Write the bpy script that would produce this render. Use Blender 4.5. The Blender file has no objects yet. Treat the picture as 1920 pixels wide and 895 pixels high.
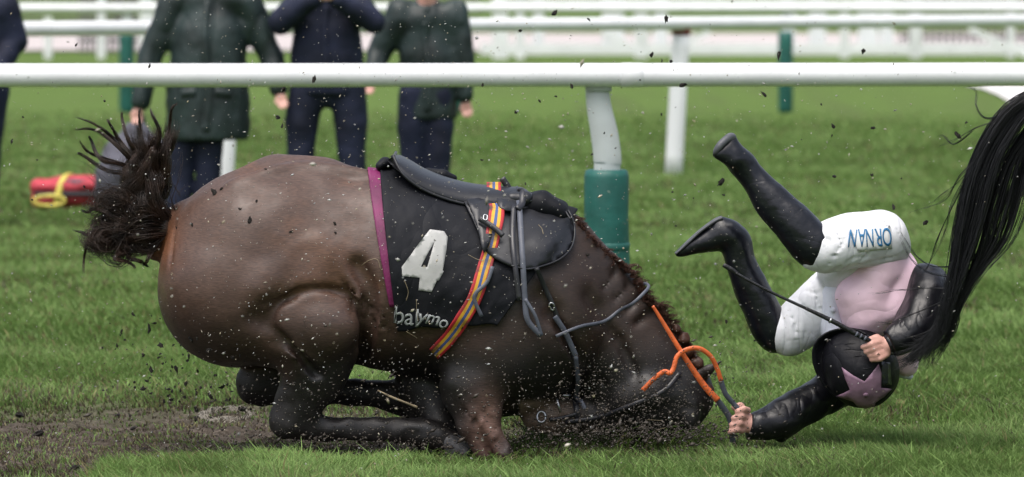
import bpy, bmesh, math, random
import numpy as np
from mathutils import Vector
from mathutils.bvhtree import BVHTree
from mathutils.geometry import delaunay_2d_cdt

R = math.radians
random.seed(7)
rng = np.random.default_rng(11)
S = bpy.context.scene
COL = S.collection

# ------------------------------------------------------------------ camera
FPX = 8120.0          # focal length in photo pixels (photo is 1920 wide)
D0 = 14.0             # camera to the plane of the falling horse (y = 0)
CZ = 1.5              # eye height
HY = -20.0            # photo row of the horizon
cam_d = bpy.data.cameras.new('camera')
cam = bpy.data.objects.new('camera', cam_d)
COL.objects.link(cam)
cam.location = (0, -D0, CZ)
cam.rotation_euler = (R(90), 0, 0)
cam_d.sensor_width = 36
cam_d.lens = 36 * FPX / 1920
cam_d.shift_y = -(447.5 - HY) / 1920
cam_d.clip_start = 0.5
cam_d.clip_end = 3000
cam_d.dof.use_dof = True
cam_d.dof.focus_distance = D0 - 0.15
cam_d.dof.aperture_fstop = 4.2
S.camera = cam

# ------------------------------------------------------------------ light
SUN_EL, SUN_ROT = 68.0, 208.0
w = bpy.data.worlds.new('World')
S.world = w
w.use_nodes = True
nt = w.node_tree
bg = nt.nodes['Background']
sky = nt.nodes.new('ShaderNodeTexSky')
sky.sky_type = 'NISHITA'
sky.sun_disc = False
sky.sun_elevation = R(SUN_EL)
sky.sun_rotation = R(SUN_ROT)
sky.air_density = 1.0
sky.dust_density = 6.0
sky.ozone_density = 1.0
hs = nt.nodes.new('ShaderNodeHueSaturation')
hs.inputs['Saturation'].default_value = 0.6
nt.links.new(sky.outputs[0], hs.inputs['Color'])
nt.links.new(hs.outputs[0], bg.inputs['Color'])
bg.inputs['Strength'].default_value = 0.15
sd = bpy.data.lights.new('sun', 'SUN')
sd.energy = 1.15
sd.angle = R(55)
sd.color = (1.0, 0.97, 0.93)
sun = bpy.data.objects.new('sun', sd)
COL.objects.link(sun)
# direction towards the sun in sky texture convention: rotation measured from +Y clockwise
az = R(SUN_ROT)
dv = Vector((math.sin(az) * math.cos(R(SUN_EL)), math.cos(az) * math.cos(R(SUN_EL)), math.sin(R(SUN_EL))))
sun.rotation_euler = dv.to_track_quat('Z', 'Y').to_euler()
sun.location = (0, 0, 30)
S.view_settings.view_transform = 'Standard'
S.view_settings.look = 'None'
S.view_settings.gamma = 1
S.view_settings.exposure = 0.58

# ------------------------------------------------------------------ helpers
def P(px, py, Y=0.0):
    d = D0 + Y
    return Vector(((px - 960) * d / FPX, Y, CZ - (py - HY) * d / FPX))

def PX(Y=0.0):
    return (D0 + Y) / FPX

def tag(o, label=None, cat=None, group=None, kind=None):
    if label: o['label'] = label
    if cat: o['category'] = cat
    if group: o['group'] = group
    if kind: o['kind'] = kind
    return o

def thing(name, label, cat, loc=(0, 0, 0), group=None):
    o = bpy.data.objects.new(name, None)
    o.empty_display_size = 0.1
    COL.objects.link(o)
    o.location = loc
    return tag(o, label, cat, group)

def link(name, me, mat=None, parent=None, smooth=True):
    o = bpy.data.objects.new(name, me)
    COL.objects.link(o)
    if mat is not None and not me.materials:
        me.materials.append(mat)
    if parent is not None:
        o.parent = parent
        l = parent
        off = Vector((0, 0, 0))
        while l is not None:
            off += l.location
            l = l.parent
        o.location = -off            # geometry is given in world coordinates
    if smooth:
        me.polygons.foreach_set('use_smooth', np.ones(len(me.polygons), dtype=bool))
    return o

def mesh_np(name, V, F):
    """V (n,3), F (m,k) with constant k"""
    V = np.asarray(V, dtype=np.float32); F = np.asarray(F, dtype=np.int32)
    me = bpy.data.meshes.new(name)
    n, m, k = len(V), len(F), F.shape[1]
    me.vertices.add(n); me.vertices.foreach_set('co', V.ravel())
    me.loops.add(m * k); me.loops.foreach_set('vertex_index', F.ravel())
    me.polygons.add(m)
    me.polygons.foreach_set('loop_start', np.arange(0, m * k, k, dtype=np.int32))
    me.polygons.foreach_set('loop_total', np.full(m, k, dtype=np.int32))
    me.update(calc_edges=True)
    return me

def add_col(me, name, C):
    a = me.color_attributes.new(name, 'FLOAT_COLOR', 'POINT')
    C = np.asarray(C, dtype=np.float32)
    if C.shape[1] == 3:
        C = np.hstack([C, np.ones((len(C), 1), np.float32)])
    a.data.foreach_set('color', C.ravel())

# lattice value noise
_perm = rng.random(4096).astype(np.float32)
def _h(i, j, k):
    return _perm[(i * 73 + j * 179 + k * 283 + (i * j) % 97) & 4095]
def vnoise(p, f=1.0):
    p = np.asarray(p, dtype=np.float32) * f + 100.0
    i = np.floor(p).astype(np.int64); t = p - i; t = t * t * (3 - 2 * t)
    x, y, z = i[..., 0], i[..., 1], i[..., 2]; tx, ty, tz = t[..., 0], t[..., 1], t[..., 2]
    def L(a, b, u): return a + (b - a) * u
    c = L(L(L(_h(x, y, z), _h(x+1, y, z), tx), L(_h(x, y+1, z), _h(x+1, y+1, z), tx), ty),
          L(L(_h(x, y, z+1), _h(x+1, y, z+1), tx), L(_h(x, y+1, z+1), _h(x+1, y+1, z+1), tx), ty), tz)
    return c
def fbm(p, f=1.0, o=3):
    s = 0; a = 0.5; n = 0
    for q in range(o):
        s = s + a * vnoise(p, f * 2.03 ** q); n += a; a *= 0.5
    return s / n

def spline(pts, n):
    pts = np.asarray(pts, dtype=float)
    m = len(pts)
    if m == 2:
        t = np.linspace(0, 1, n)[:, None]
        return pts[0] * (1 - t) + pts[1] * t
    q = np.vstack([2 * pts[0] - pts[1], pts, 2 * pts[-1] - pts[-2]])
    u = np.linspace(0, m - 1 - 1e-9, n); i = u.astype(int); t = (u - i)[:, None]
    a, b, c, d = q[i], q[i + 1], q[i + 2], q[i + 3]
    return 0.5 * ((2 * b) + (-a + c) * t + (2 * a - 5 * b + 4 * c - d) * t ** 2 + (-a + 3 * b - 3 * c + d) * t ** 3)

# ------------------------------------------------------------------ materials
def mat(name, col, rough=0.6, noise=0.0, nscale=8.0, bump=0.0, bscale=40.0, col2=None, metal=0.0, spec=0.5,
        attr=None, sheen=0.0, coat=0.0, bumpdist=0.01, stretch=None, spots=None, crease=None):
    m = bpy.data.materials.new(name); m.use_nodes = True
    n = m.node_tree; b = n.nodes['Principled BSDF']; L = n.links.new
    b.inputs['Roughness'].default_value = rough
    b.inputs['Metallic'].default_value = metal
    b.inputs['Specular IOR Level'].default_value = spec
    b.inputs['Sheen Weight'].default_value = sheen
    b.inputs['Coat Weight'].default_value = coat
    b.inputs['Coat Roughness'].default_value = 0.2
    tc = n.nodes.new('ShaderNodeTexCoord')
    src = tc.outputs['Object']
    if stretch:
        mp = n.nodes.new('ShaderNodeMapping'); mp.inputs['Scale'].default_value = stretch
        mp.inputs['Rotation'].default_value = (0, 0.5, 0)
        L(src, mp.inputs[0]); srcb = mp.outputs[0]
    else: srcb = src
    out = None
    if attr:
        a = n.nodes.new('ShaderNodeAttribute'); a.attribute_name = attr; out = a.outputs['Color']
    else:
        r = n.nodes.new('ShaderNodeRGB'); r.outputs[0].default_value = (*col, 1); out = r.outputs[0]
    if noise or col2:
        t = n.nodes.new('ShaderNodeTexNoise'); t.inputs['Scale'].default_value = nscale; t.inputs['Detail'].default_value = 6
        L(src, t.inputs['Vector'])
        mr = n.nodes.new('ShaderNodeMapRange'); mr.inputs[1].default_value = 0.35; mr.inputs[2].default_value = 0.65
        L(t.outputs['Fac'], mr.inputs[0])
        mx = n.nodes.new('ShaderNodeMix'); mx.data_type = 'RGBA'
        L(mr.outputs[0], mx.inputs['Factor'])
        if col2:
            L(out, mx.inputs['A']); mx.inputs['B'].default_value = (*col2, 1)
            out = mx.outputs['Result']
        else:
            mx.blend_type = 'MULTIPLY'; L(out, mx.inputs['A']); mx.inputs['B'].default_value = (1 - noise,) * 3 + (1,)
            out = mx.outputs['Result']
    if spots:   # mud spatter: (colour, scale, threshold)
        sc_, thr = spots[1], spots[2]
        t2 = n.nodes.new('ShaderNodeTexNoise'); t2.inputs['Scale'].default_value = sc_; t2.inputs['Detail'].default_value = 4
        L(src, t2.inputs['Vector'])
        m2 = n.nodes.new('ShaderNodeMapRange'); m2.inputs[1].default_value = thr; m2.inputs[2].default_value = thr + 0.04
        L(t2.outputs['Fac'], m2.inputs[0])
        x2 = n.nodes.new('ShaderNodeMix'); x2.data_type = 'RGBA'
        L(m2.outputs[0], x2.inputs['Factor']); L(out, x2.inputs['A']); x2.inputs['B'].default_value = (*spots[0], 1)
        out = x2.outputs['Result']
    L(out, b.inputs['Base Color'])
    if bump:
        t = n.nodes.new('ShaderNodeTexNoise'); t.inputs['Scale'].default_value = bscale; t.inputs['Detail'].default_value = 5
        L(srcb, t.inputs['Vector'])
        bp = n.nodes.new('ShaderNodeBump'); bp.inputs['Strength'].default_value = bump; bp.inputs['Distance'].default_value = bumpdist
        L(t.outputs['Fac'], bp.inputs['Height']); L(bp.outputs[0], b.inputs['Normal'])
    if crease:      # sharp folds: (scale, strength, distance, stretch)
        cs, cst, cdist, cstr = crease
        mp = n.nodes.new('ShaderNodeMapping'); mp.inputs['Scale'].default_value = cstr; mp.inputs['Rotation'].default_value = (0, .6, 0); L(src, mp.inputs[0])
        prev = b.inputs['Normal'].links[0].from_socket if b.inputs['Normal'].links else None
        for q_, (k1, k2) in enumerate(((.55, 1), (1.3, .35))):
            t = n.nodes.new('ShaderNodeTexNoise'); t.inputs['Scale'].default_value = cs * k1; t.inputs['Detail'].default_value = .5; t.inputs['Distortion'].default_value = .5
            L(mp.outputs[0], t.inputs['Vector'])
            a1 = n.nodes.new('ShaderNodeMath'); a1.operation = 'SUBTRACT'; a1.inputs[1].default_value = .5; L(t.outputs['Fac'], a1.inputs[0])
            a2 = n.nodes.new('ShaderNodeMath'); a2.operation = 'ABSOLUTE'; L(a1.outputs[0], a2.inputs[0])
            a3 = n.nodes.new('ShaderNodeMath'); a3.operation = 'POWER'; a3.inputs[1].default_value = .7; L(a2.outputs[0], a3.inputs[0])
            bp = n.nodes.new('ShaderNodeBump'); bp.inputs['Strength'].default_value = cst * (1 if q_ == 0 else .6); bp.inputs['Distance'].default_value = cdist * k2
            L(a3.outputs[0], bp.inputs['Height'])
            if prev is not None: L(prev, bp.inputs['Normal'])
            prev = bp.outputs[0]
        L(prev, b.inputs['Normal'])
    return m

M = {}
M['rail'] = mat('white_plastic', (0.82, 0.84, 0.86), 0.45, noise=0.10, nscale=5, bump=0.05, spots=((.42, .45, .42), 34, .685))
M['rail_far'] = mat('white_paint', (0.8, 0.82, 0.84), 0.55, noise=0.1, nscale=2)
M['post_grey'] = mat('grey_plastic_post', (0.55, 0.6, 0.6), 0.4, noise=0.25, nscale=4)
M['pad'] = mat('green_vinyl_padding', (0.015, 0.125, 0.105), 0.5, noise=0.35, nscale=7, bump=0.5, bscale=10, spots=((.2, .25, .2), 60, .68))
M['picket'] = mat('dark_picket', (0.16, 0.15, 0.16), 0.8, noise=0.3, nscale=1)
M['rust'] = mat('red_brown_cap', (0.18, 0.04, 0.025), 0.7, noise=0.3)
M['coat_green'] = mat('waxed_green_cloth', (0.022, 0.038, 0.038), 0.5, spec=.4, noise=0.55, nscale=7, bump=0.3, bscale=6, bumpdist=.05, crease=(3.5, .7, .08, (1.8, 1, .5)))
M['navy'] = mat('navy_cloth', (0.014, 0.019, 0.045), 0.75, spec=.3, noise=0.5, nscale=5, bump=0.5, bscale=10, bumpdist=.02)
M['shoe'] = mat('black_shoe', (0.012, 0.011, 0.01), 0.4, noise=0.3)
M['skin'] = mat('skin', (0.60, 0.33, 0.27), 0.5, noise=0.15, nscale=20, bump=0.25, bscale=120, bumpdist=.002, spots=((.12, .07, .05), 55, .69))
M['hair_dark'] = mat('dark_hair', (0.02, 0.014, 0.01), 0.6, noise=0.4)
M['bag_grey'] = mat('grey_bag_cloth', (0.10, 0.10, 0.13), 0.8, noise=0.4, nscale=9, bump=.5, bscale=12)
M['bag_red'] = mat('red_bag_cloth', (0.50, 0.045, 0.07), 0.7, noise=0.4, nscale=7, bump=.4, bscale=12)
M['bag_dark'] = mat('dark_webbing', (0.03, 0.03, 0.04), 0.7, noise=0.3)
M['yellow'] = mat('yellow_webbing', (0.7, 0.6, 0.12), 0.6, noise=0.3, nscale=12)
M['horse'] = mat('wet_bay_coat', (0, 0, 0), 0.46, attr='coat', noise=0.22, nscale=7, bump=0.12, bscale=60, bumpdist=.004, spots=((.018, .015, .012), 26, .745), spec=.5)
M['hoof'] = mat('hoof_horn', (0.07, 0.07, 0.075), 0.5, noise=0.4, nscale=20, bump=.3)
M['hair_tail'] = mat('tail_hair_dark_brown', (0.014, 0.009, 0.007), 0.42, spec=.4, nscale=22, col2=(.050, .029, .020))
M['hair_mane'] = mat('mane_hair_red_brown', (0.05, 0.02, 0.012), 0.5, spec=.35)
M['hair_black'] = mat('tail_hair_black', (0.006, 0.0062, 0.009), 0.36, spec=.5)
M['cloth_black'] = mat('black_saddlecloth', (0.007, 0.008, 0.012), 0.62, noise=0.4, nscale=6, bump=0.4, bscale=14, bumpdist=.01, spec=.22, crease=(5, .5, .04, (1.6, 1, .6)))
M['magenta'] = mat('magenta_binding', (0.17, 0.008, 0.085), 0.6, noise=0.4, nscale=12, bump=.3, bscale=30)
M['leather'] = mat('black_leather', (0.013, 0.014, 0.019), 0.44, spec=.4, noise=0.35, nscale=12, bump=0.2, bscale=60, bumpdist=.004, coat=.25, spots=((.09, .08, .07), 70, .69))
M['strap'] = mat('dark_leather_strap', (0.02, 0.02, 0.026), 0.4, noise=0.3, nscale=30, coat=.2)
M['strap_grey'] = mat('grey_webbing_strap', (0.09, 0.10, 0.13), 0.5, noise=0.3, nscale=30)
M['metal'] = mat('steel', (0.42, 0.43, 0.45), 0.35, metal=1.0)
M['white_vinyl'] = mat('white_number_vinyl', (0.46, 0.46, 0.45), 0.5, noise=0.15, nscale=14, bump=.25, bscale=18, bumpdist=.006, spots=((.05, .05, .045), 60, .72))
M['white_print'] = mat('white_print', (0.36, 0.38, 0.38), 0.6, noise=0.3, nscale=40)
M['orange'] = mat('orange_rubber', (0.72, 0.145, 0.035), 0.5, noise=0.3, nscale=35, bump=.5, bscale=160, bumpdist=.003)
M['breeches'] = mat('white_breeches', (0.74, 0.75, 0.79), 0.6, noise=0.08, nscale=9, bump=0.3, bscale=30, bumpdist=.006, crease=(9, .5, .035, (2.4, 1, .6)), spots=((.33, .31, .29), 30, .70))
M['shirt'] = mat('white_shirt', (0.72, 0.74, 0.84), 0.55, noise=0.06, bump=0.3, bscale=10, bumpdist=.02, crease=(9, .5, .03, (2.2, 1, .6)), spots=((.2, .18, .17), 40, .74))
M['pink'] = mat('pink_silks', (0.98, 0.70, 0.82), 0.5, noise=0.10, nscale=5, bump=.3, bscale=12, bumpdist=.01, crease=(7, .28, .04, (.7, 1, 2.0)), spots=((.06, .03, .03), 45, .74))
M['pink_dull'] = mat('dull_pink_star', (0.34, 0.20, 0.29), 0.5, noise=0.35, nscale=28, bump=.35, bscale=40, bumpdist=.004)
M['silk_black'] = mat('black_silks', (0.007, 0.007, 0.010), 0.33, spec=.4, noise=0.3, nscale=9, bump=.4, bscale=20, bumpdist=.01, crease=(8, .42, .05, (2.2, 1, .8)), spots=((.06, .05, .04), 60, .71))
M['boot'] = mat('black_boot_leather', (0.007, 0.008, 0.013), 0.30, spec=.4, noise=0.3, nscale=14, bump=0.45, bscale=24, bumpdist=.008, coat=.1, crease=(8, .22, .02, (.7, 1, 1.8)), spots=((.2, .19, .17), 95, .70))
M['sole'] = mat('boot_sole', (0.10, 0.105, 0.12), 0.5, noise=0.4, nscale=30)
M['cap'] = mat('black_cap_cloth', (0.005, 0.005, 0.008), 0.5, spec=.25, noise=0.3, nscale=10, bump=0.3, bscale=24, bumpdist=.01, crease=(9, .5, .03, (1.8, 1, .7)))
M['whip'] = mat('whip_cane', (0.010, 0.010, 0.012), 0.4, bump=.4, bscale=90)
M['pen'] = mat('blue_marker', (0.03, 0.16, 0.34), 0.6)
M['clod'] = mat('mud_clod', (0.022, 0.016, 0.012), 0.7, noise=.5, nscale=60, bump=.8, bscale=90)
M['fleck'] = mat('pale_fleck', (0.62, 0.6, 0.5), 0.4, attr='c')
M['straw'] = mat('pale_stem', (0.30, 0.24, 0.15), 0.7, noise=.4, nscale=30)
M['grass'] = mat('grass_blades', (0.05, 0.1, 0.02), 0.55, attr='c', spec=.25)
_g = M['grass'].node_tree; _b = _g.nodes['Principled BSDF']; _o = _g.nodes['Material Output']
_tr = _g.nodes.new('ShaderNodeBsdfTranslucent'); _mx = _g.nodes.new('ShaderNodeMixShader'); _mx.inputs[0].default_value = .38
_at = [q for q in _g.nodes if q.type == 'ATTRIBUTE'][0]
_g.links.new(_at.outputs['Color'], _tr.inputs['Color']); _g.links.new(_b.outputs[0], _mx.inputs[1]); _g.links.new(_tr.outputs[0], _mx.inputs[2]); _g.links.new(_mx.outputs[0], _o.inputs['Surface'])
# short wet hair on the horse: fine streaks in colour, roughness and relief
_g = M['horse'].node_tree; _b = _g.nodes['Principled BSDF']
_tc = _g.nodes.new('ShaderNodeTexCoord'); _mp = _g.nodes.new('ShaderNodeMapping'); _mp.inputs['Scale'].default_value = (60, 60, 380); _mp.inputs['Rotation'].default_value = (0, .75, 0)
_n = _g.nodes.new('ShaderNodeTexNoise'); _n.inputs['Scale'].default_value = 1.0; _n.inputs['Detail'].default_value = 4
_g.links.new(_tc.outputs['Object'], _mp.inputs[0]); _g.links.new(_mp.outputs[0], _n.inputs['Vector'])
_r = _g.nodes.new('ShaderNodeMapRange'); _r.inputs[1].default_value = .3; _r.inputs[2].default_value = .7; _r.inputs[3].default_value = .62; _r.inputs[4].default_value = 1.32
_g.links.new(_n.outputs['Fac'], _r.inputs[0])
_src = _b.inputs['Base Color'].links[0].from_socket
_vm = _g.nodes.new('ShaderNodeVectorMath'); _vm.operation = 'SCALE'; _g.links.new(_src, _vm.inputs[0]); _g.links.new(_r.outputs[0], _vm.inputs['Scale']); _g.links.new(_vm.outputs[0], _b.inputs['Base Color'])
_n2 = _g.nodes.new('ShaderNodeTexNoise'); _n2.inputs['Scale'].default_value = 5; _n2.inputs['Detail'].default_value = 8; _n2.inputs['Roughness'].default_value = .7
_g.links.new(_tc.outputs['Object'], _n2.inputs['Vector'])
_r2 = _g.nodes.new('ShaderNodeMapRange'); _r2.inputs[1].default_value = .35; _r2.inputs[2].default_value = .65; _r2.inputs[3].default_value = .36; _r2.inputs[4].default_value = .72
_g.links.new(_n2.outputs['Fac'], _r2.inputs[0]); _g.links.new(_r2.outputs[0], _b.inputs['Roughness'])
_bp = _g.nodes.new('ShaderNodeBump'); _bp.inputs['Strength'].default_value = .22; _bp.inputs['Distance'].default_value = .002
_g.links.new(_n.outputs['Fac'], _bp.inputs['Height']); _old = _b.inputs['Normal'].links[0].from_socket; _g.links.new(_old, _bp.inputs['Normal']); _g.links.new(_bp.outputs[0], _b.inputs['Normal'])
M['road'] = mat('pale_track', (0.50, 0.45, 0.44), 0.9, noise=.12, nscale=.2)
M['path'] = mat('pale_path', (0.72, 0.70, 0.70), 0.9, noise=.08, nscale=1)

# ------------------------------------------------------------------ implicit surface builder
class Field:
    def __init__(s, lo, hi, h):
        s.lo = np.array(lo, float); s.h = h
        s.n = np.ceil((np.array(hi, float) - s.lo) / h).astype(int) + 1
        s.D = np.full(s.n, 1.0, dtype=np.float32)
        s.ax = [s.lo[i] + h * np.arange(s.n[i]) for i in range(3)]
    def cap(s, a, b, ra, rb, k=0.02, ky=1.0, sub=False, zmul=1.0):
        a = np.array(a, float); b = np.array(b, float)
        m = max(ra, rb) * max(1.0, ky) + k + 3.5 * s.h
        l = np.minimum(a, b) - m; u = np.maximum(a, b) + m
        i0 = np.clip(np.floor((l - s.lo) / s.h).astype(int), 0, s.n); i1 = np.clip(np.ceil((u - s.lo) / s.h).astype(int) + 1, 0, s.n)
        if (i1 <= i0).any(): return
        X = s.ax[0][i0[0]:i1[0]][:, None, None]; Y = s.ax[1][i0[1]:i1[1]][None, :, None] / ky; Z = s.ax[2][i0[2]:i1[2]][None, None, :]
        a = a * [1, 1 / ky, 1]; b = b * [1, 1 / ky, 1]
        ab = b - a; L2 = max((ab ** 2).sum(), 1e-12)
        t = np.clip(((X - a[0]) * ab[0] + (Y - a[1]) * ab[1] + (Z - a[2]) * ab[2]) / L2, 0, 1)
        d = np.sqrt((X - a[0] - t * ab[0]) ** 2 + (Y - a[1] - t * ab[1]) ** 2 + (Z - a[2] - t * ab[2]) ** 2) - (ra + (rb - ra) * t)
        if ky < 1: d = d * (0.5 + 0.5 * ky)
        sl = (slice(i0[0], i1[0]), slice(i0[1], i1[1]), slice(i0[2], i1[2]))
        A = s.D[sl]
        if sub:
            d = -d
            hh = np.maximum(k - np.abs(A - d), 0) / k
            s.D[sl] = np.maximum(A, d) + hh * hh * k * .25
        else:
            hh = np.maximum(k - np.abs(A - d), 0) / k
            s.D[sl] = np.minimum(A, d) - hh * hh * k * .25
    def chain(s, pts, k=0.02, ky=1.0, sub=False, n=None):
        """pts: (x,y,z,r) ; n: resample as a spline"""
        q = np.array(pts, float)
        if n: q = spline(q, n)
        for i in range(len(q) - 1):
            kk = k if i == 0 else min(k, 0.012)
            s.cap(q[i, :3], q[i + 1, :3], q[i, 3], q[i + 1, 3], kk, ky, sub)
    def pchain(s, pts, k=0.02, ky=1.0, sub=False, n=None, grow=0.0, off=(0, 0, 0)):
        """pts: (px,py,Y,rpx)"""
        out = []
        for (px, py, Y, r) in pts:
            p = P(px, py, Y); out.append((p.x + off[0], p.y + off[1], p.z + off[2], r * PX(Y) + grow))
        s.chain(out, k, ky, sub, n)
    def surfY(s, px, py):
        """first surface point along the camera's line of sight"""
        o = np.array([0, -D0, CZ]); p = np.array(P(px, py, 0.0)); d = (p - o) / D0
        for Y in np.arange(s.ax[1][0], s.ax[1][-1], s.h * .5):
            q = o + d * (Y + D0)
            i = np.round((q - s.lo) / s.h).astype(int)
            if (i < 0).any() or (i >= s.n).any(): continue
            if s.D[tuple(i)] < 0: return float(Y)
        return 0.0
    def warp(s, amp, f, o=2):
        """wrinkle / unevenness added to the field near its surface"""
        idx = np.argwhere(np.abs(s.D) < 4 * s.h + amp)
        p = s.lo + idx * s.h
        s.D[tuple(idx.T)] += ((fbm(p, f, o) - .5) * 2 * amp).astype(np.float32)
    def mesh(s, name, smooth=2):
        D = s.D; sg = D < 0
        c = np.zeros(np.array(D.shape) - 1, dtype=np.uint8)
        for i in (0, 1):
            for j in (0, 1):
                for k in (0, 1):
                    c += sg[i:D.shape[0] - 1 + i, j:D.shape[1] - 1 + j, k:D.shape[2] - 1 + k]
        act = (c > 0) & (c < 8)
        cells = np.argwhere(act)
        ids = np.full(c.shape, -1, dtype=np.int32); ids[tuple(cells.T)] = np.arange(len(cells))
        acc = np.zeros((len(cells), 3)); cnt = np.zeros(len(cells))
        cor = [(i, j, k) for i in (0, 1) for j in (0, 1) for k in (0, 1)]
        for a in cor:
            for ax in range(3):
                if a[ax]: continue
                b = list(a); b[ax] = 1
                da = D[tuple((cells + a).T)]; db = D[tuple((cells + b).T)]
                m = (da < 0) != (db < 0)
                t = np.where(m, da / np.where(m, da - db, 1), 0)
                q = np.array(a, float)[None, :].repeat(len(cells), 0); q[:, ax] += t
                acc[m] += q[m]; cnt[m] += 1
        V = s.lo + (cells + acc / cnt[:, None]) * s.h
        F = []
        for ax in range(3):
            o1, o2 = [(1, 2), (2, 0), (0, 1)][ax]
            sl = [slice(None)] * 3; sl2 = [slice(None)] * 3
            sl[ax] = slice(0, -1); sl2[ax] = slice(1, None)
            e = sg[tuple(sl)] != sg[tuple(sl2)]
            E = np.argwhere(e)
            ok = (E[:, o1] > 0) & (E[:, o2] > 0) & (E[:, o1] < D.shape[o1] - 1) & (E[:, o2] < D.shape[o2] - 1)
            E = E[ok]
            inside = sg[tuple(E.T)]
            def cid(d1, d2):
                q = E.copy(); q[:, o1] += d1; q[:, o2] += d2
                return ids[tuple(q.T)]
            f = np.stack([cid(-1, -1), cid(0, -1), cid(0, 0), cid(-1, 0)], 1)
            f[~inside] = f[~inside][:, ::-1]
            F.append(f)
        F = np.vstack(F)
        # laplacian smoothing
        for it in range(smooth):
            a2 = np.zeros_like(V); n2 = np.zeros(len(V))
            for q in range(4):
                i, j = F[:, q], F[:, (q + 1) % 4]
                for (u, v) in ((i, j), (j, i)):
                    for ax in range(3): a2[:, ax] += np.bincount(u, V[v, ax], len(V))
                    n2 += np.bincount(u, minlength=len(V))
            V = V + (a2 / np.maximum(n2, 1)[:, None] - V) * 0.6
        return mesh_np(name, V, F), V, F

def bvh_of(V, F):
    return BVHTree.FromPolygons([tuple(v) for v in V], [tuple(int(i) for i in f) for f in F])

def hit(bvh, px, py, off=0.0, fallback=None):
    o = Vector((0, -D0, CZ)); d = (P(px, py, 0) - o).normalized()
    loc, nor, i, _ = bvh.ray_cast(o, d)
    if loc is None:
        return (P(px, py, fallback if fallback is not None else 0.0), Vector((0, -1, 0)))
    if nor.y > 0: nor = -nor
    return loc + nor * off, nor

def solidify(me, o, th, offset=1.0):
    m = o.modifiers.new('thickness', 'SOLIDIFY'); m.thickness = th; m.offset = offset

def outward(me):
    bm = bmesh.new(); bm.from_mesh(me); bmesh.ops.recalc_face_normals(bm, faces=bm.faces); bm.to_mesh(me); bm.free()

def in_poly(x, y, poly):
    ins = False; n = len(poly)
    for i in range(n):
        x1, y1 = poly[i]; x2, y2 = poly[(i + 1) % n]
        if (y1 > y) != (y2 > y) and x < (x2 - x1) * (y - y1) / (y2 - y1) + x1: ins = not ins
    return ins

def patch(name, outline, bvh, off, th, m, parent, step=8, smooth_n=0, hole=None, fallback=None, bulge=0.0, wr=0.0):
    """a sheet of cloth, leather or vinyl lying on a curved surface, with a real thickness"""
    if smooth_n:
        outline = [tuple(p) for p in spline(list(outline) + [outline[0]], smooth_n)[:-1]]
    dens = []
    for i in range(len(outline)):
        a, b = outline[i], outline[(i + 1) % len(outline)]
        k = max(1, int(math.hypot(a[0] - b[0], a[1] - b[1]) / step))
        for q in range(k): dens.append((a[0] + (b[0] - a[0]) * q / k, a[1] + (b[1] - a[1]) * q / k))
    pts = [Vector(p) for p in dens]; ed = [(i, (i + 1) % len(pts)) for i in range(len(pts))]
    if hole:
        b0 = len(pts); pts += [Vector(p) for p in hole]; ed += [(b0 + i, b0 + (i + 1) % len(hole)) for i in range(len(hole))]
    xs = [p[0] for p in outline]; ys = [p[1] for p in outline]
    x = min(xs) + step * .5; row = 0
    while x < max(xs):
        y = min(ys) + step * (.5 if row % 2 else 1.0)
        while y < max(ys):
            if in_poly(x, y, outline) and not (hole and in_poly(x, y, hole)):
                if min((x - p[0]) ** 2 + (y - p[1]) ** 2 for p in dens) > (step * .45) ** 2: pts.append(Vector((x, y)))
            y += step
        x += step; row += 1
    vs, es, fs, _, _, _ = delaunay_2d_cdt(pts, ed, [], 0, 1e-4)
    keep = []
    for f in fs:
        cx = sum(vs[i][0] for i in f) / len(f); cy = sum(vs[i][1] for i in f) / len(f)
        if in_poly(cx, cy, outline) and not (hole and in_poly(cx, cy, hole)): keep.append(f)
    V = []
    for v in vs:
        o2 = off
        if bulge:
            de = min(math.hypot(v[0] - p[0], v[1] - p[1]) for p in dens)
            o2 += bulge * min(1, de / 25)
        if wr: o2 += wr * (fbm(np.array([v[0] * .02, v[1] * .02, 3.1]), 1.6, 2) - .5)
        V.append(hit(bvh, v[0], v[1], o2, fallback)[0])
    tr = []
    for f in keep:
        for i in range(1, len(f) - 1): tr.append((f[0], f[i], f[i + 1]))
    V = np.array([tuple(v) for v in V]); tr = np.array(tr)
    # face the camera
    n = np.cross(V[tr[:, 1]] - V[tr[:, 0]], V[tr[:, 2]] - V[tr[:, 0]])
    fl = n[:, 1] > 0; tr[fl] = tr[fl][:, ::-1]
    me = mesh_np(name, V, tr)
    o = link(name, me, m, parent)
    solidify(me, o, th, 1.0)
    return o

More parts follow.
